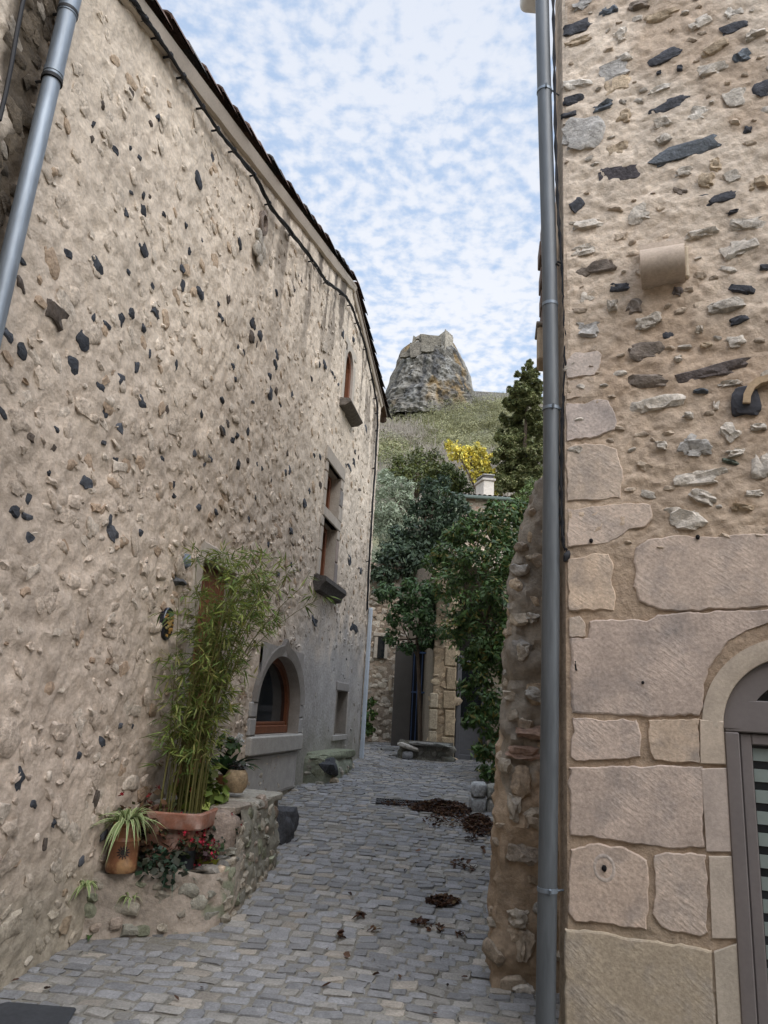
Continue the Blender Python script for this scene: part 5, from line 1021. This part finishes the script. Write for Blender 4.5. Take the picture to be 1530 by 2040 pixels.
def dead_leaves():
    m = MB(); pal = np.array([(.075, .036, .022), (.11, .055, .03), (.05, .028, .02), (.15, .085, .045), (.035, .022, .017), (.19, .13, .07)])
    pts = []
    def pile(cx, cy, rx, ry, n, hh=.04):
        for i in range(n):
            a, q = rng.uniform(0, 6.28), rng.random()**.6; p = ong(cx+rx*q*math.cos(a), cy+ry*q*math.sin(a)); pts.append(p+UP*(.028+hh*(1-q)*rng.random()))
    pile(872, 1612, 58, 10, 1300, .09); pile(900, 1620, 42, 9, 500, .06); pile(950, 1645, 28, 18, 650, .09); pile(958, 1655, 34, 16, 260); pile(900, 1640, 60, 14, 160); pile(800, 1606, 40, 6, 50)
    pile(882, 1803, 34, 9, 260, .05); pile(918, 1726, 18, 8, 22); pile(935, 1738, 12, 5, 14); pile(838, 1846, 18, 5, 20); pile(868, 1858, 16, 8, 16); pile(716, 1834, 9, 6, 12); pile(938, 1678, 14, 5, 20); pile(677, 1874, 8, 5, 10); pile(745, 1862, 10, 5, 6); pile(918, 1872, 12, 6, 8); pile(965, 1700, 10, 4, 5)
    for px, py in ((560, 1580), (575, 1583), (612, 1714), (655, 1975), (745, 1951), (790, 1952), (870, 2033), (720, 1745), (960, 1745), (880, 1915), (885, 1975), (770, 1690), (690, 1915), (610, 1950), (925, 1955), (655, 1900), (400, 1978), (90, 1982), (340, 2000), (835, 1700), (800, 1740), (930, 1840), (700, 1790), (760, 1640), (840, 1670), (30, 1965)): pts += [ong(px+rng.normal()*3, py+rng.normal()*2)+UP*.03 for _ in range(1)]
    for p in pts:
        L = rng.uniform(.016, .034); w = L*rng.uniform(.3, .5); a = rng.uniform(0, 6.28); d = np.array([math.cos(a), math.sin(a), rng.normal()*.3]); s = np.array([-math.sin(a), math.cos(a), rng.normal()*.5]); c = pal[int(rng.choice(6, p=[.25, .25, .2, .12, .12, .06]))]*rng.uniform(.6, 1.3); cu = rng.uniform(.1, .5)*L
        V = [p-d*L, p-d*L*.3+s*w+UP*cu, p+d*L*.5+s*w*.7+UP*cu, p+d*L+UP*cu*.5, p+d*L*.5-s*w*.7+UP*cu*.8, p-d*L*.3-s*w+UP*cu, p-d*L*.2, p+d*L*.5]
        m.add(V, [(0, 6, 1), (0, 5, 6), (1, 6, 7, 2), (6, 5, 4, 7), (2, 7, 3), (7, 4, 3)], c)
    tag(m.build('fallen_leaves', M_LEAF, None, smooth=False), 'curled brown dead leaves drifted on the cobbles and drain', 'leaves', kind='stuff')
dead_leaves()

# ================================================================== FAR END OF THE STREET
def far_house():
    r = thing('rubble_house', 'pale rubble stone house with barred gateway and grey door at the end of the street', 'house', (1.0, 17, .85)); m = MB()
    Y1 = 18.4; x0 = -1.4; x1 = atY(806, 1400, Y1)[0]
    def f1(u, z):
        x = x1-u; k = max(0., (x-.12)*-1) if x < .12 else 0; return np.array([x, Y1+.35*k*k, z]), unit([-.3*min(1, k), -1, 0])
    rubble(m, f1, x1-x0, .7, 5.2, .07, .07, .05, (.29, .23, .17), 560, 103, [(.48, .41, .32), (.43, .36, .28), (.52, .46, .37), (.38, .33, .265), (.45, .35, .26)], (.05, .12), None, .055, .55)
    # gable-like broken top of the wall
    Y2 = 15.15; xa = atY(858, 1400, Y2)[0]; xb = 4.6; dx0, dx1 = atY(908, 1400, Y2)[0], atY(972, 1400, Y2)[0]
    def f2(u, z):
        x = xa+.04+u; return np.array([x, Y2, z]), np.array([0, -1., 0])
    rubble(m, f2, dx0-xa-.04, .6, 4.6, .05, .05, .045, (.29, .225, .15), 70, 105, [(.38, .29, .19), (.40, .32, .215), (.34, .27, .19)], (.05, .13), None, .05, .5)
    def f3(u, z): return np.array([dx1+u, Y2, z]), np.array([0, -1., 0])
    rubble(m, f3, xb-dx1, .6, 4.6, .09, .09, .05, (.2, .17, .12), 90, 107, MOSSY, (.06, .14), None, .05)
    for i, (z0, h) in enumerate(((.78, .42), (1.21, .50), (1.72, .36), (2.09, .45), (2.55, .40))): boxat(m, np.array([dx0-.26+.05*(i % 2), Y2-.045, z0]), np.array([.25-.05*(i % 2), 0, 0]), np.array([0, .1, 0]), UP*(h-.012), .02, np.array((.38, .30, .20))*rng.uniform(.85, 1.1), 1)
    for i, (z0, h) in enumerate(((.80, .5), (1.31, .40), (1.72, .3))): boxat(m, np.array([xa-.02, Y2-.05, z0]), np.array([.16, 0, 0]), np.array([0, .1, 0]), UP*(h-.012), .02, (.38, .32, .23), 1)
    for i, (z0, h) in enumerate(((.80, .55), (1.36, .6), (1.97, .5), (2.48, .7))): boxat(m, np.array([x1-.10, Y1-.06, z0]), np.array([.13, 0, 0]), np.array([0, .5, 0]), UP*(h-.01), .015, np.array((.42, .37, .30))*rng.uniform(.9, 1.05), 1)
    m.add([(xa+.04, Y2, .6), (xa+.04, 20, .6), (xa+.04, 20, 4.6), (xa+.04, Y2, 4.6)], [(0, 1, 2, 3)], (.22, .18, .13), 1); m.add([(x1, Y1, .6), (x1, 20, .6), (x1, 20, 5.2), (x1, Y1, 5.2)], [(3, 2, 1, 0)], (.22, .18, .13), 1)
    m.add([(x1, Y1, 3.2), (xa+.05, Y2+2, 3.2), (xa+.05, Y2+2, 5.0), (x1, Y1, 5.0)], [(0, 1, 2, 3)], (.25, .2, .15), 1)
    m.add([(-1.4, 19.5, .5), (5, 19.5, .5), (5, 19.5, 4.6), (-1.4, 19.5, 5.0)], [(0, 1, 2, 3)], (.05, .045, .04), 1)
    m.add([(-1.4, Y1+.8, 5.1), (x1, Y1, 5.1), (x1, 20, 5.1), (-1.4, 20, 5.1)], [(0, 1, 2, 3)], (.2, .17, .13), 1); m.add([(xa, Y2, 4.6), (xb, Y2, 4.6), (xb, 20, 4.6), (xa, 20, 4.6)], [(0, 1, 2, 3)], (.2, .17, .13), 1)
    m.build('wall', [M_RUB, M_STONE], r)
    # small window with pale jambs
    a, b = atY(752, 1310, Y1), atY(766, 1276, Y1); m = MB(); 
    for X, w, z0, h in ((a[0]-.10, .09, a[2]-.02, b[2]-a[2]+.1), (b[0]+.01, .08, a[2]-.02, b[2]-a[2]+.1)): boxat(m, np.array([X, Y1-.07, z0]), np.array([w, 0, 0]), np.array([0, .14, 0]), UP*h, .012, (.43, .38, .31))
    boxat(m, np.array([a[0]-.13, Y1-.09, b[2]+.085]), np.array([b[0]-a[0]+.27, 0, 0]), np.array([0, .14, 0]), UP*.09, .012, (.43, .38, .31)); w = m.build('window', M_DRESS, r); plabel(w, 'small slot window with pale stone jambs')
    m = MB(); boxat(m, np.array([a[0]-.01, Y1-.065, a[2]-.01]), np.array([b[0]-a[0]+.02, 0, 0]), np.array([0, .03, 0]), UP*(b[2]-a[2]+.09), 0, (.03, .03, .03)); m.build('pane', M_GLASS, w)
    # notice plate
    a, b = atY(773, 1376, Y1), atY(781, 1346, Y1); m = MB(); boxat(m, np.array([a[0], Y1-.085, a[2]]), np.array([b[0]-a[0], 0, 0]), np.array([0, .05, 0]), UP*(b[2]-a[2])*.72, .008, (.48, .38, .27)); boxat(m, np.array([a[0], Y1-.085, a[2]+(b[2]-a[2])*.76]), np.array([b[0]-a[0], 0, 0]), np.array([0, .05, 0]), UP*(b[2]-a[2])*.24, .008, (.46, .38, .29)); plabel(m.build('notice_plate', M_FLAT, r), 'narrow tan plates fixed to the wall')
    # gate of blue iron bars with a dark solid leaf
    Yg = 17.6; m = MB(); L = atY(815, 1480, Yg); xg0, xg1 = L[0], xa+.03
    for x in np.arange(xg0+.03, xg1, .095): tube(m, [(x, Yg, .86), (x, Yg, 3.0)], .011, 6)
    for z in (.93, 2.05, 2.95): boxat(m, np.array([xg0, Yg-.02, z]), np.array([xg1-xg0, 0, 0]), np.array([0, .03, 0]), UP*.04, .004)
    m.build('gate', M_BLUE, r); m = MB(); boxat(m, np.array([x1-.3, Yg+.02, .8]), np.array([xg0-x1+.3, 0, 0]), np.array([0, .06, 0]), UP*2.3, .01, (.085, .075, .065)); boxat(m, np.array([xg0, Yg+.5, .8]), np.array([xg1-xg0, 0, 0]), np.array([0, .05, 0]), UP*2.3, 0, (.008, .009, .013)); plabel(m.build('gate_back', M_FLAT, r, smooth=False), 'dark jamb panel with a black sheet behind the bars')
    # grey door
    m = MB(); zb = float(gz(14.9))-.02; H = 2.05; boxat(m, np.array([dx0+.01, Y2+.12, zb]), np.array([dx1-dx0-.02, 0, 0]), np.array([0, .06, 0]), UP*H, .005)
    for x_, w_, z_, h_ in ((dx0+.02, .09, zb, H), (dx1-.11, .09, zb, H), (dx0+.11, dx1-dx0-.22, zb, .14), (dx0+.11, dx1-dx0-.22, zb+.72, .12), (dx0+.11, dx1-dx0-.22, zb+H-.13, .13)): boxat(m, np.array([x_, Y2+.085, z_]), np.array([w_, 0, 0]), np.array([0, .035, 0]), UP*h_, .006)
    d = m.build('door', mat('grey painted wood', col=(.115, .115, .12), rough=.55, var=.15, fine=.12, bump=.1), r); plabel(d, 'plain grey panelled door half covered by foliage'); m = MB(); boxat(m, np.array([dx0+.11, Y2+.10, zb+.85]), np.array([dx1-dx0-.22, 0, 0]), np.array([0, .015, 0]), UP*1.05, 0); m.build('pane', M_GLASS, d)
    m = MB(); boxat(m, np.array([dx0-.05, Y2-.28, zb-.08]), np.array([dx1-dx0+.25, 0, 0]), np.array([0, .4, 0]), UP*.10, .015, (.16, .15, .135)); m.build('doorstep', M_STONE, r)
far_house()
def ledge():
    r = thing('rubble_ledge', 'low rubble ledge with loose slabs in front of the gateway', 'low wall', ong(840, 1515)); m = MB(); Y0 = 14.7; x0, x1 = atY(797, 1500, Y0)[0], atY(905, 1500, Y0)[0]
    def fn(u, z): x = x0+u; return np.array([x, Y0+.5*max(0, .2-u), z]), unit([0, -1, .15])
    rubble(m, fn, x1-x0, .6, 1.08, .05, .05, .05, (.15, .14, .115), 40, 111, [(.2, .19, .16), (.24, .23, .2), (.16, .16, .13)], (.05, .11), None, .05)
    boxat(m, np.array([x0+.02, Y0+.02, .6]), np.array([x1-x0-.03, 0, 0]), np.array([0, .9, 0]), UP*.47, .02, (.14, .13, .1), 1)
    for px, py, w, h, t in ((815, 1488, .2, .045, (.40, .37, .32)), (812, 1505, .10, .08, (.2, .2, .2)), (845, 1482, .28, .035, (.2, .19, .17)), (880, 1484, .2, .035, (.17, .17, .15))): p = atY(px, py, Y0-.02); lump(m, p, np.array([w, 0, -.05 if px == 815 else 0]), np.array([0, .14, 0]), UP*h, 2, t, 1, .5, .15)
    m.build('wall', [M_RUB, M_STONE], r)
    for px, py, w, lb in ((772, 1496, .12, 'flat loose stone lying on the street left of the ledge'), (786, 1508, .10, 'small loose stone against the end of the ledge')):
        p = ong(px, py); r = thing('loose_stone', lb, 'stone', p); m = MB(); lump(m, p+UP*.03, np.array([w*1.2, 0, 0]), np.array([0, w, 0]), UP*.04, 2, (.17, .165, .15), 0, .6, .2); m.build('stone', M_STONE, r)
ledge()
def chimney_house():
    Y0 = 27.; a, b = atY(916, 994, Y0), atY(1010, 997, Y0); r = thing('chimney_house', 'small stone house with low tiled roof and rendered chimney among the trees', 'house', (a+b)/2*[1, 1, 0]+UP*1.2); m = MB(); z1 = a[2]
    X0, X1 = a[0]+.12, b[0]-.1
    def fn(u, z): return np.array([X0+u, Y0, z]), np.array([0, -1., 0])
    rubble(m, fn, X1-X0, z1-4.0, z1-.05, .12, .12, .05, (.42, .33, .25), 120, 113, TAN, (.08, .18), None, .06); boxat(m, np.array([X0, Y0+.05, 1.]), np.array([X1-X0, 0, 0]), np.array([0, 5, 0]), UP*(z1-1.1), 0, (.36, .29, .22)); m.build('wall', [M_RUB, M_STONE], r)
    m = MB(); boxat(m, np.array([a[0]-.1, Y0-.35, z1-.04]), np.array([b[0]-a[0]+.2, 0, 0]), np.array([0, .12, 0]), UP*.13, .03, (.10, .125, .105)); m.build('gutter', M_FLAT, r)
    m = MB(); an = np.linspace(0, np.pi, 7); x = a[0]-.05
    m.add([(a[0]-.1, Y0-.3, z1+.06), (b[0]+.1, Y0-.3, z1+.06), (b[0]+.1, Y0+2.6, z1+.75), (a[0]-.1, Y0+2.6, z1+.75), (b[0]+.1, Y0+5.4, z1+.05), (a[0]-.1, Y0+5.4, z1+.05)], [(0, 1, 2, 3), (3, 2, 4, 5)], (.25, .17, .13))
    while x < b[0]+.05:
        for k in range(7):
            p = np.array([x, Y0-.32+k*.38, z1+.07+k*.092]); q = p+np.array([0, .42, .10]); A = [[c+np.array([math.cos(t)*.085, 0, math.sin(t)*.075]) for t in an] for c in (p, q)]; sheet(m, np.array(A), None, np.array((.30, .25, .21))*rng.uniform(.6, 1.2))
        x += .19
    m.build('roof', M_TILE, r)
    m = MB(); c, d = atY(963, 992, Y0+.7), atY(985, 958, Y0+.7); w = d[0]-c[0]; boxat(m, np.array([c[0], Y0+.7, c[2]-.2]), np.array([w, .04, 0]), np.array([-.22, .75, 0]), UP*(d[2]-c[2]+.2), .02, (.55, .50, .43)); boxat(m, np.array([c[0]-.06, Y0+.64, d[2]+.003]), np.array([w+.12, .04, 0]), np.array([-.22, .85, 0]), UP*.09, .015, (.42, .38, .33))
    boxat(m, np.array([c[0]+.02, Y0+.72, d[2]+.096]), np.array([w-.04, .03, 0]), np.array([-.2, .65, 0]), UP*.12, .015, (.10, .09, .085)); boxat(m, np.array([c[0]-.02, Y0+.68, d[2]+.22]), np.array([w+.04, .03, 0]), np.array([-.2, .75, 0]), UP*.05, .015, (.33, .31, .29)); m.build('chimney', M_DRESS, r, smooth=False)
chimney_house()

# ================================================================== TREES AND SHRUBS
DKP = [(.042, .066, .036), (.054, .080, .042), (.032, .052, .028), (.066, .095, .048)]
MID = [(.05, .095, .035), (.065, .12, .04), (.04, .075, .028), (.08, .13, .045)]
def greenery():
    # ivy at the corner
    b = ong(737, 1470)+np.array([-.12, 0, 0]); r = thing('ivy', 'small mound of green ivy on the wall beside the conduit', 'climber', b); m = MB(); cl = crown_at([(738, 1400, 17.9, 12), (736, 1425, 17.9, 15), (735, 1452, 17.9, 14), (728, 1440, 17.9, 14)]); crown(m, cl, .07, [(.06, .11, .025), (.045, .09, .02), (.09, .13, .03)], 1.0, .8); m.build('foliage', M_LEAF, r, smooth=False)
    # grass tuft by the ledge
    tree('olive_tree', 'silvery olive tree showing between the left house and the dark tree', 'tree', [(770, 975, 23, 32), (800, 985, 23, 26), (790, 1015, 23, 32), (757, 1015, 23, 32), (818, 968, 23, 18), (765, 1060, 23, 34), (748, 1110, 23, 30), (775, 1045, 23, 30), (792, 1072, 23, 26), (802, 1035, 23, 24), (785, 1100, 23, 26), (815, 1000, 23, 20), (768, 948, 23, 16), (800, 955, 23, 12), (920, 1005, 23, 16), (905, 1020, 23, 20)], .10, [(.27, .32, .21), (.33, .37, .25), (.22, .26, .17), (.38, .41, .30)], (.15, 23, 1.05), .11, 1.1, .24, .1)
    tree('dark_leaf_tree', 'dark blue-green tree spreading above the far house', 'tree', [(868, 985, 18.6, 34), (858, 1012, 18.6, 34), (832, 1058, 18.6, 38), (778, 1112, 18.6, 34), (858, 1062, 18.6, 46), (905, 1010, 18.6, 30), (796, 1120, 18.4, 46), (762, 1150, 18.2, 34), (845, 1112, 18.4, 46), (884, 1056, 18.6, 38), (850, 968, 18.8, 18), (885, 960, 18.8, 18), (928, 1025, 18.6, 24), (900, 1045, 18.4, 30), (870, 1092, 18.4, 40), (825, 1105, 18.4, 36), (915, 1055, 18, 24), (790, 1065, 18.7, 26), (832, 1015, 18.6, 24), (805, 1085, 18.6, 30), (748, 1140, 18.3, 26)], .115, DKP, (.9, 19.2, .9), .12, 1.25, .42, .55)
    tree('laurel_tree', 'slender-trunked evergreen tree in front of the barred gateway', 'tree', [(800, 1190, 15.6, 34), (842, 1182, 15.5, 44), (792, 1228, 15.5, 26), (830, 1238, 15.4, 38), (872, 1210, 15.3, 44), (778, 1268, 15.5, 20), (852, 1268, 15.4, 30), (815, 1290, 15.4, 20), (770, 1180, 15.8, 26), (880, 1262, 15.2, 26)], .10, MID, atY(838, 1478, 15.5), .05, 1.1, .40, .4, fork=atY(830, 1270, 15.5))
    tree('evergreen_climber', 'big mass of glossy evergreen climber hanging over the right wall and the grey door', 'shrub', [(960, 1062, 13.6, 50), (1010, 1042, 13.4, 42), (905, 1105, 13.8, 42), (945, 1130, 13.2, 62), (1000, 1120, 12.8, 56), (893, 1170, 13.5, 42), (950, 1205, 13, 62), (1000, 1200, 12.6, 50), (1045, 1010, 13.5, 32), (1030, 1080, 13, 40), (972, 1280, 12.8, 50), (915, 1252, 13.3, 42), (1002, 1300, 12.4, 40), (968, 1345, 12.6, 40), (985, 1400, 12.3, 40), (975, 1450, 12, 40), (985, 1500, 11.6, 38), (975, 1540, 11, 22), (992, 1545, 10.8, 20), (870, 1120, 14, 34), (928, 1058, 13.8, 34), (962, 1035, 13.8, 32), (905, 1068, 14, 26), (990, 1012, 13.6, 26), (1020, 1015, 13.4, 28), (1015, 1250, 12.4, 36), (935, 1320, 12.9, 24), (932, 1375, 12.8, 24), (948, 1300, 12.8, 30), (935, 1435, 12.4, 18), (955, 1490, 12, 22), (950, 1420, 12.4, 22)], .105,
         [(.06, .11, .03), (.08, .14, .04), (.045, .085, .024), (.105, .16, .045), (.065, .115, .03), (.07, .12, .035), (.055, .095, .03), (.17, .15, .04)], lw(8.5, 3.3, .6), .06, 1.15, .38, .35)
    tree('pale_shrub', 'light green bush behind the top of the right buttress', 'shrub', [(1052, 985, 20, 24), (1065, 1010, 20, 22), (1035, 1005, 20, 20), (1058, 960, 20, 14)], .10, [(.12, .17, .05), (.16, .20, .07), (.09, .13, .04)], (4.0, 20, .9), .05, 1.1, .35)
    # beyond the village: evergreen mounds, a yellow tree and a tall cypress
    tree('olive_green_bush', 'broad olive-green bush on the slope left of the yellow tree', 'shrub', [(800, 932, 44, 28), (830, 918, 45, 30), (868, 926, 45, 32), (782, 950, 43, 24), (835, 950, 43, 36), (880, 955, 43, 34)], .20, [(.085, .10, .026), (.10, .115, .03), (.065, .08, .022), (.12, .125, .035)], (2.5, 45, 6), .15, 1.2, .45, .1)
    tree('olive_green_bush', 'darker round bush just above the chimney roof', 'shrub', [(905, 958, 43, 28), (925, 972, 43, 24), (895, 970, 43, 26), (893, 940, 43, 22)], .20, [(.06, .082, .022), (.075, .095, .026), (.05, .07, .02)], (5.5, 43, 5.5), .15, 1.2, .45, .1)
    tree('yellow_tree', 'bright yellow autumn tree beside the cypress', 'tree', [(905, 890, 40, 17), (906, 902, 40, 17), (930, 898, 40, 16), (946, 896, 40, 16), (953, 905, 40, 17), (940, 914, 40, 18), (920, 908, 40, 16), (962, 920, 40, 17), (975, 912, 40, 13), (965, 935, 40, 18), (980, 942, 40, 17), (955, 928, 40, 16), (985, 962, 40, 16), (990, 985, 40, 17), (942, 938, 40, 15), (925, 926, 40, 13), (960, 955, 40, 15), (975, 962, 40, 14), (945, 955, 40, 12), (896, 884, 40, 9)], .17, [(.72, .60, .10), (.80, .68, .16), (.62, .50, .07), (.55, .52, .12)], (5.6, 40, 5.6), .12, 1.2, .5, .4, sub=5)
    b = atY(1035, 1010, 40); r = thing('cypress', 'tall dark layered conifer beside the right downpipe', 'tree', (b[0], 40, 4.5)); m = MB(); tips = [(1052, 735, 14), (1045, 760, 20), (1060, 762, 20), (1040, 785, 26), (1062, 790, 24), (1022, 775, 12), (1020, 800, 18), (1050, 815, 36), (1018, 828, 24), (1070, 830, 24), (1038, 848, 36), (1012, 865, 24), (1062, 862, 30), (1000, 885, 22), (1030, 890, 38), (1066, 895, 28), (1002, 915, 26), (1040, 925, 40), (1066, 930, 28), (998, 945, 24), (1025, 955, 38), (1055, 960, 34), (1015, 985, 28), (1045, 990, 34), (1056, 722, 7), (1054, 748, 17), (1062, 772, 22), (1046, 776, 20), (1036, 800, 24), (1056, 800, 26), (1030, 745, 7), (1066, 742, 11), (1040, 875, 30), (1050, 840, 30), (1025, 905, 30), (1060, 910, 30), (1020, 935, 28), (1050, 945, 34), (1075, 850, 24), (1075, 900, 26), (1075, 960, 26), (1035, 975, 30), (1008, 800, 8), (992, 870, 10)]
    PC = np.array([(.15, .165, .062), (.18, .19, .075), (.115, .135, .055), (.21, .20, .09)])
    for px, py, rp in tips:
        c = atY(px, py, 40+rng.uniform(-1.2, 1.2)); R_ = rp/FPX*41
        for k in range(10):
            d = rng.normal(size=3); d /= np.linalg.norm(d); cc = c+d*R_*.75; rr = R_*rng.uniform(.22, .42); n = int(430*rr/.5)+50; P, dd = clump_pts(cc, rr, n, .75, .3); dd = dd*.6+UP*.25; leaves(m, P, .17, PC*rng.uniform(.8, 1.3), .45, .3, 0, dd*1.4, -.25)
    m.build('crown', M_LEAF, r, smooth=False); m = MB(); tube(m, [(b[0], 40, 4), (b[0]+.1, 40, 12), atY(1052, 740, 40)], [.3, .2, .03], 8); m.build('trunk', M_BARK, r)
    # hillside scrub: one uncountable mass of twiggy bushes
    m = MB(); pals = [[(.25, .24, .115), (.29, .27, .135), (.21, .21, .095)], [(.23, .20, .15), (.26, .225, .165), (.20, .165, .125)], [(.15, .165, .065), (.19, .20, .085)], [(.24, .215, .13), (.28, .25, .17)]]
    for i in range(560):
        Y = 75+182*rng.random()**.75; X = Y*rng.uniform(-.16, .34); z = float(hz(X, Y)); sel = fbm(np.array(X*.03), np.array(Y*.03), 77, 2); tw = sel < .47; pl = pals[0] if sel > .56 else (pals[1] if tw else pals[int(rng.integers(0, 4))])
        R_ = rng.uniform(2.2, 4.6)*(.7+Y/330); pl = np.asarray(pl)*rng.uniform(.7, 1.25)
        n = int(95*R_**1.5)+20; P, d = clump_pts((X, Y, z+R_*.15), R_, n, .75, .75); leaves(m, P, .40, pl, .5, .1, 0, d*2.6, -.3, tv=.10)
        if tw:
            k = int(30*R_); Q = np.array([X, Y, z])+np.stack([rng.normal(size=k)*R_*.55, rng.normal(size=k)*R_*.4, R_*(.3+.75*rng.random(k))], 1); H = rng.uniform(.8, 1.8, k); dx = rng.normal(size=(k, 3))*.25; dx[:, 2] = 1; A = Q; B = Q+dx*H[:, None]; w = np.array([.07, 0, 0])
            m.add(np.stack([A-w, A+w, B+w*.3, B-w*.3], 1).reshape(-1, 3), np.arange(k*4).reshape(k, 4), np.repeat(np.array([(.29, .25, .20)])*rng.uniform(.7, 1.2, (k, 1)), 4, 0))
    tag(m.build('hillside_scrub', M_LEAF, None, smooth=False), 'olive and greyish brown scrub covering the hillside below the rock', 'scrub', kind='stuff')
greenery()

# ================================================================== ROCK AND CASTLE
def rock_and_castle():
    Y0 = 262.; Lp = [(744, 850), (752, 822), (768, 790), (776, 768), (783, 748), (790, 730), (797, 708), (806, 698), (815, 692), (824, 684)]; Rp = [(964, 850), (954, 812), (942, 778), (937, 756), (932, 742), (926, 728), (918, 714), (910, 700), (904, 688), (900, 682)]
    L = np.array([atY(x, y, Y0) for x, y in Lp]); R = np.array([atY(x, y, Y0) for x, y in Rp]); z = np.linspace(L[0][2], L[-1][2]-.3, 110); lx = np.interp(z, L[:, 2], L[:, 0]); rx = np.interp(z, R[:, 2], R[:, 0]); th = np.linspace(0, 2*np.pi, 260)
    cx, hw = (lx+rx)/2, (rx-lx)/2; P = np.zeros((len(z), len(th), 3)); T = np.zeros_like(P)
    for i in range(len(z)):
        q = th*3.2; ca, sa = np.cos(th), np.sin(th); n = .62*(.30*(fbm(ca*2.2+5, sa*2.2+z[i]*.05, 121, 3)-.5)+.34*(fbm(ca*4+3, sa*4+z[i]*.16, 122, 4)-.5)+.24*(fbm(ca*10+z[i]*.2, sa*10+z[i]*.50, 123, 3)-.5)+.16*(fbm(ca*28, sa*24+z[i]*1.4, 124, 2)-.5))
        led = .12*(fbm(np.array(z[i]*.35)+ca*.8, sa*1.2, 126, 3)-.5)
        k = 1+(n+led)*(1-.75*np.abs(ca)**8); P[i] = np.stack([cx[i]+hw[i]*ca*k, Y0+hw[i]*.85*sa*k, np.full(len(th), z[i])], 1)
        g = fbm(ca*8, sa*8+z[i]*.22, 125, 4); o = fbm(ca*4+9, sa*4+z[i]*.12, 126, 4); lc = lerp3(np.broadcast_to(np.array((.165, .152, .13)), (len(th), 3)), (.225, .21, .18), sst(.5, .7, g)); lc = lerp3(lc, (.22, .145, .06), sst(.50, .62, o)*.8*float(sst(z[0], z[0]+9, z[i]))); lc = lerp3(lc, (.06, .06, .06), sst(.44, .34, g)*.8); lc = lerp3(lc, (.30, .29, .26), sst(.62, .72, fbm(ca*3+2, sa*3+z[i]*.07, 128, 3))*.5); T[i] = lc
    m = MB(); sheet(m, P, None, T); c = P[-1].mean(0)+UP*.4; k = len(th); m.add(np.concatenate([P[-1], [c]]), [(i, (i+1) % k, k) for i in range(k)], (.2, .19, .15))
    tag(m.build('rock', M_ROCK, None), 'steep dark basalt rock with ochre lichen carrying the ruined castle', 'rock', kind='structure')
    b = atY(862, 692, Y0); r = thing('castle_ruin', 'ruined castle with a square keep on top of the rock', 'castle', (b[0], Y0, b[2])); z5 = lambda x, y: (780+x/10.2, 640+y/10.2)
    T1, T2 = (.34, .305, .245), (.185, .165, .13)
    def wall(pl, Y, th_, t, m): prism(m, [atY(*z5(x, y), Y) for x, y in pl], np.array([0, -th_, 0]), t)
    m = MB(); Yf = Y0-9
    wall([(600, 620), (600, 395), (575, 300), (640, 297), (760, 318), (900, 330), (990, 335), (1010, 520), (860, 560), (800, 620)], Yf, 1.5, T2, m)
    wall([(370, 720), (368, 475), (420, 470), (500, 470), (600, 470), (640, 640), (560, 720), (470, 760), (400, 770)], Yf-.6, 1.5, (.175, .155, .125), m)
    wall([(175, 760), (185, 660), (280, 650), (340, 590), (375, 560), (400, 730), (300, 760)], Yf+1, 1.5, (.17, .15, .12), m)
    wall([(600, 640), (600, 520), (700, 520), (860, 540), (860, 640), (700, 660)], Yf-1.2, 1.5, (.20, .18, .145), m)
    m.build('curtain_wall', M_CASTLE, r, smooth=False)
    m = MB(); wall([(412, 475), (440, 320), (490, 350), (500, 390), (478, 430), (470, 475)], Yf+1, 1.2, T2, m); wall([(495, 345), (575, 300), (605, 400), (575, 420), (560, 395), (530, 378), (500, 388)], Yf+1, 1.2, (.28, .25, .21), m); wall([(560, 480), (572, 420), (605, 400), (605, 480)], Yf+1, 1.2, T2, m); plabel(m.build('arch', M_CASTLE, r, smooth=False), 'broken arch open to the sky')
    m = MB(); e0, e1 = atY(*z5(1085, 470), Yf-1), atY(*z5(1090, 165), Yf-1); rr = atY(*z5(1250, 500), Yf+4); ll = atY(*z5(905, 340), Yf+5); h = UP*(e1[2]-e0[2]+2); e = e0-UP*2; u = (rr-e0)*[1, 1, 0]; v = (ll-e0)*[1, 1, 0]
    boxat(m, e, u, v, h-UP*.4, 0, T1); 
    for f in np.arange(0, .95, .2): boxat(m, e+u*f+h-UP*.398, u*.12, v*.08, UP*.5, 0, T1)
    m.build('keep', M_CASTLE, r, smooth=False)
    a, b2 = atY(940, 800, 256), atY(1075, 795, 256); t = atY(945, 779, 256); r = thing('ridge_wall', 'long stone rampart on the ridge right of the rock', 'wall', a); m = MB(); boxat(m, a-UP*3, (b2-a)*[1, 1, 0], np.array([0, 1.5, 0]), UP*(t[2]-a[2]+3), 0, (.22, .205, .18)); c = atY(1010, 770, 255.8); boxat(m, np.array([c[0], 255.8, a[2]]), np.array([9, 0, 0]), np.array([0, 1.8, 0]), UP*(c[2]-a[2]), 0, (.22, .205, .18)); m.build('rampart', M_CASTLE, r, smooth=False)
rock_and_castle()
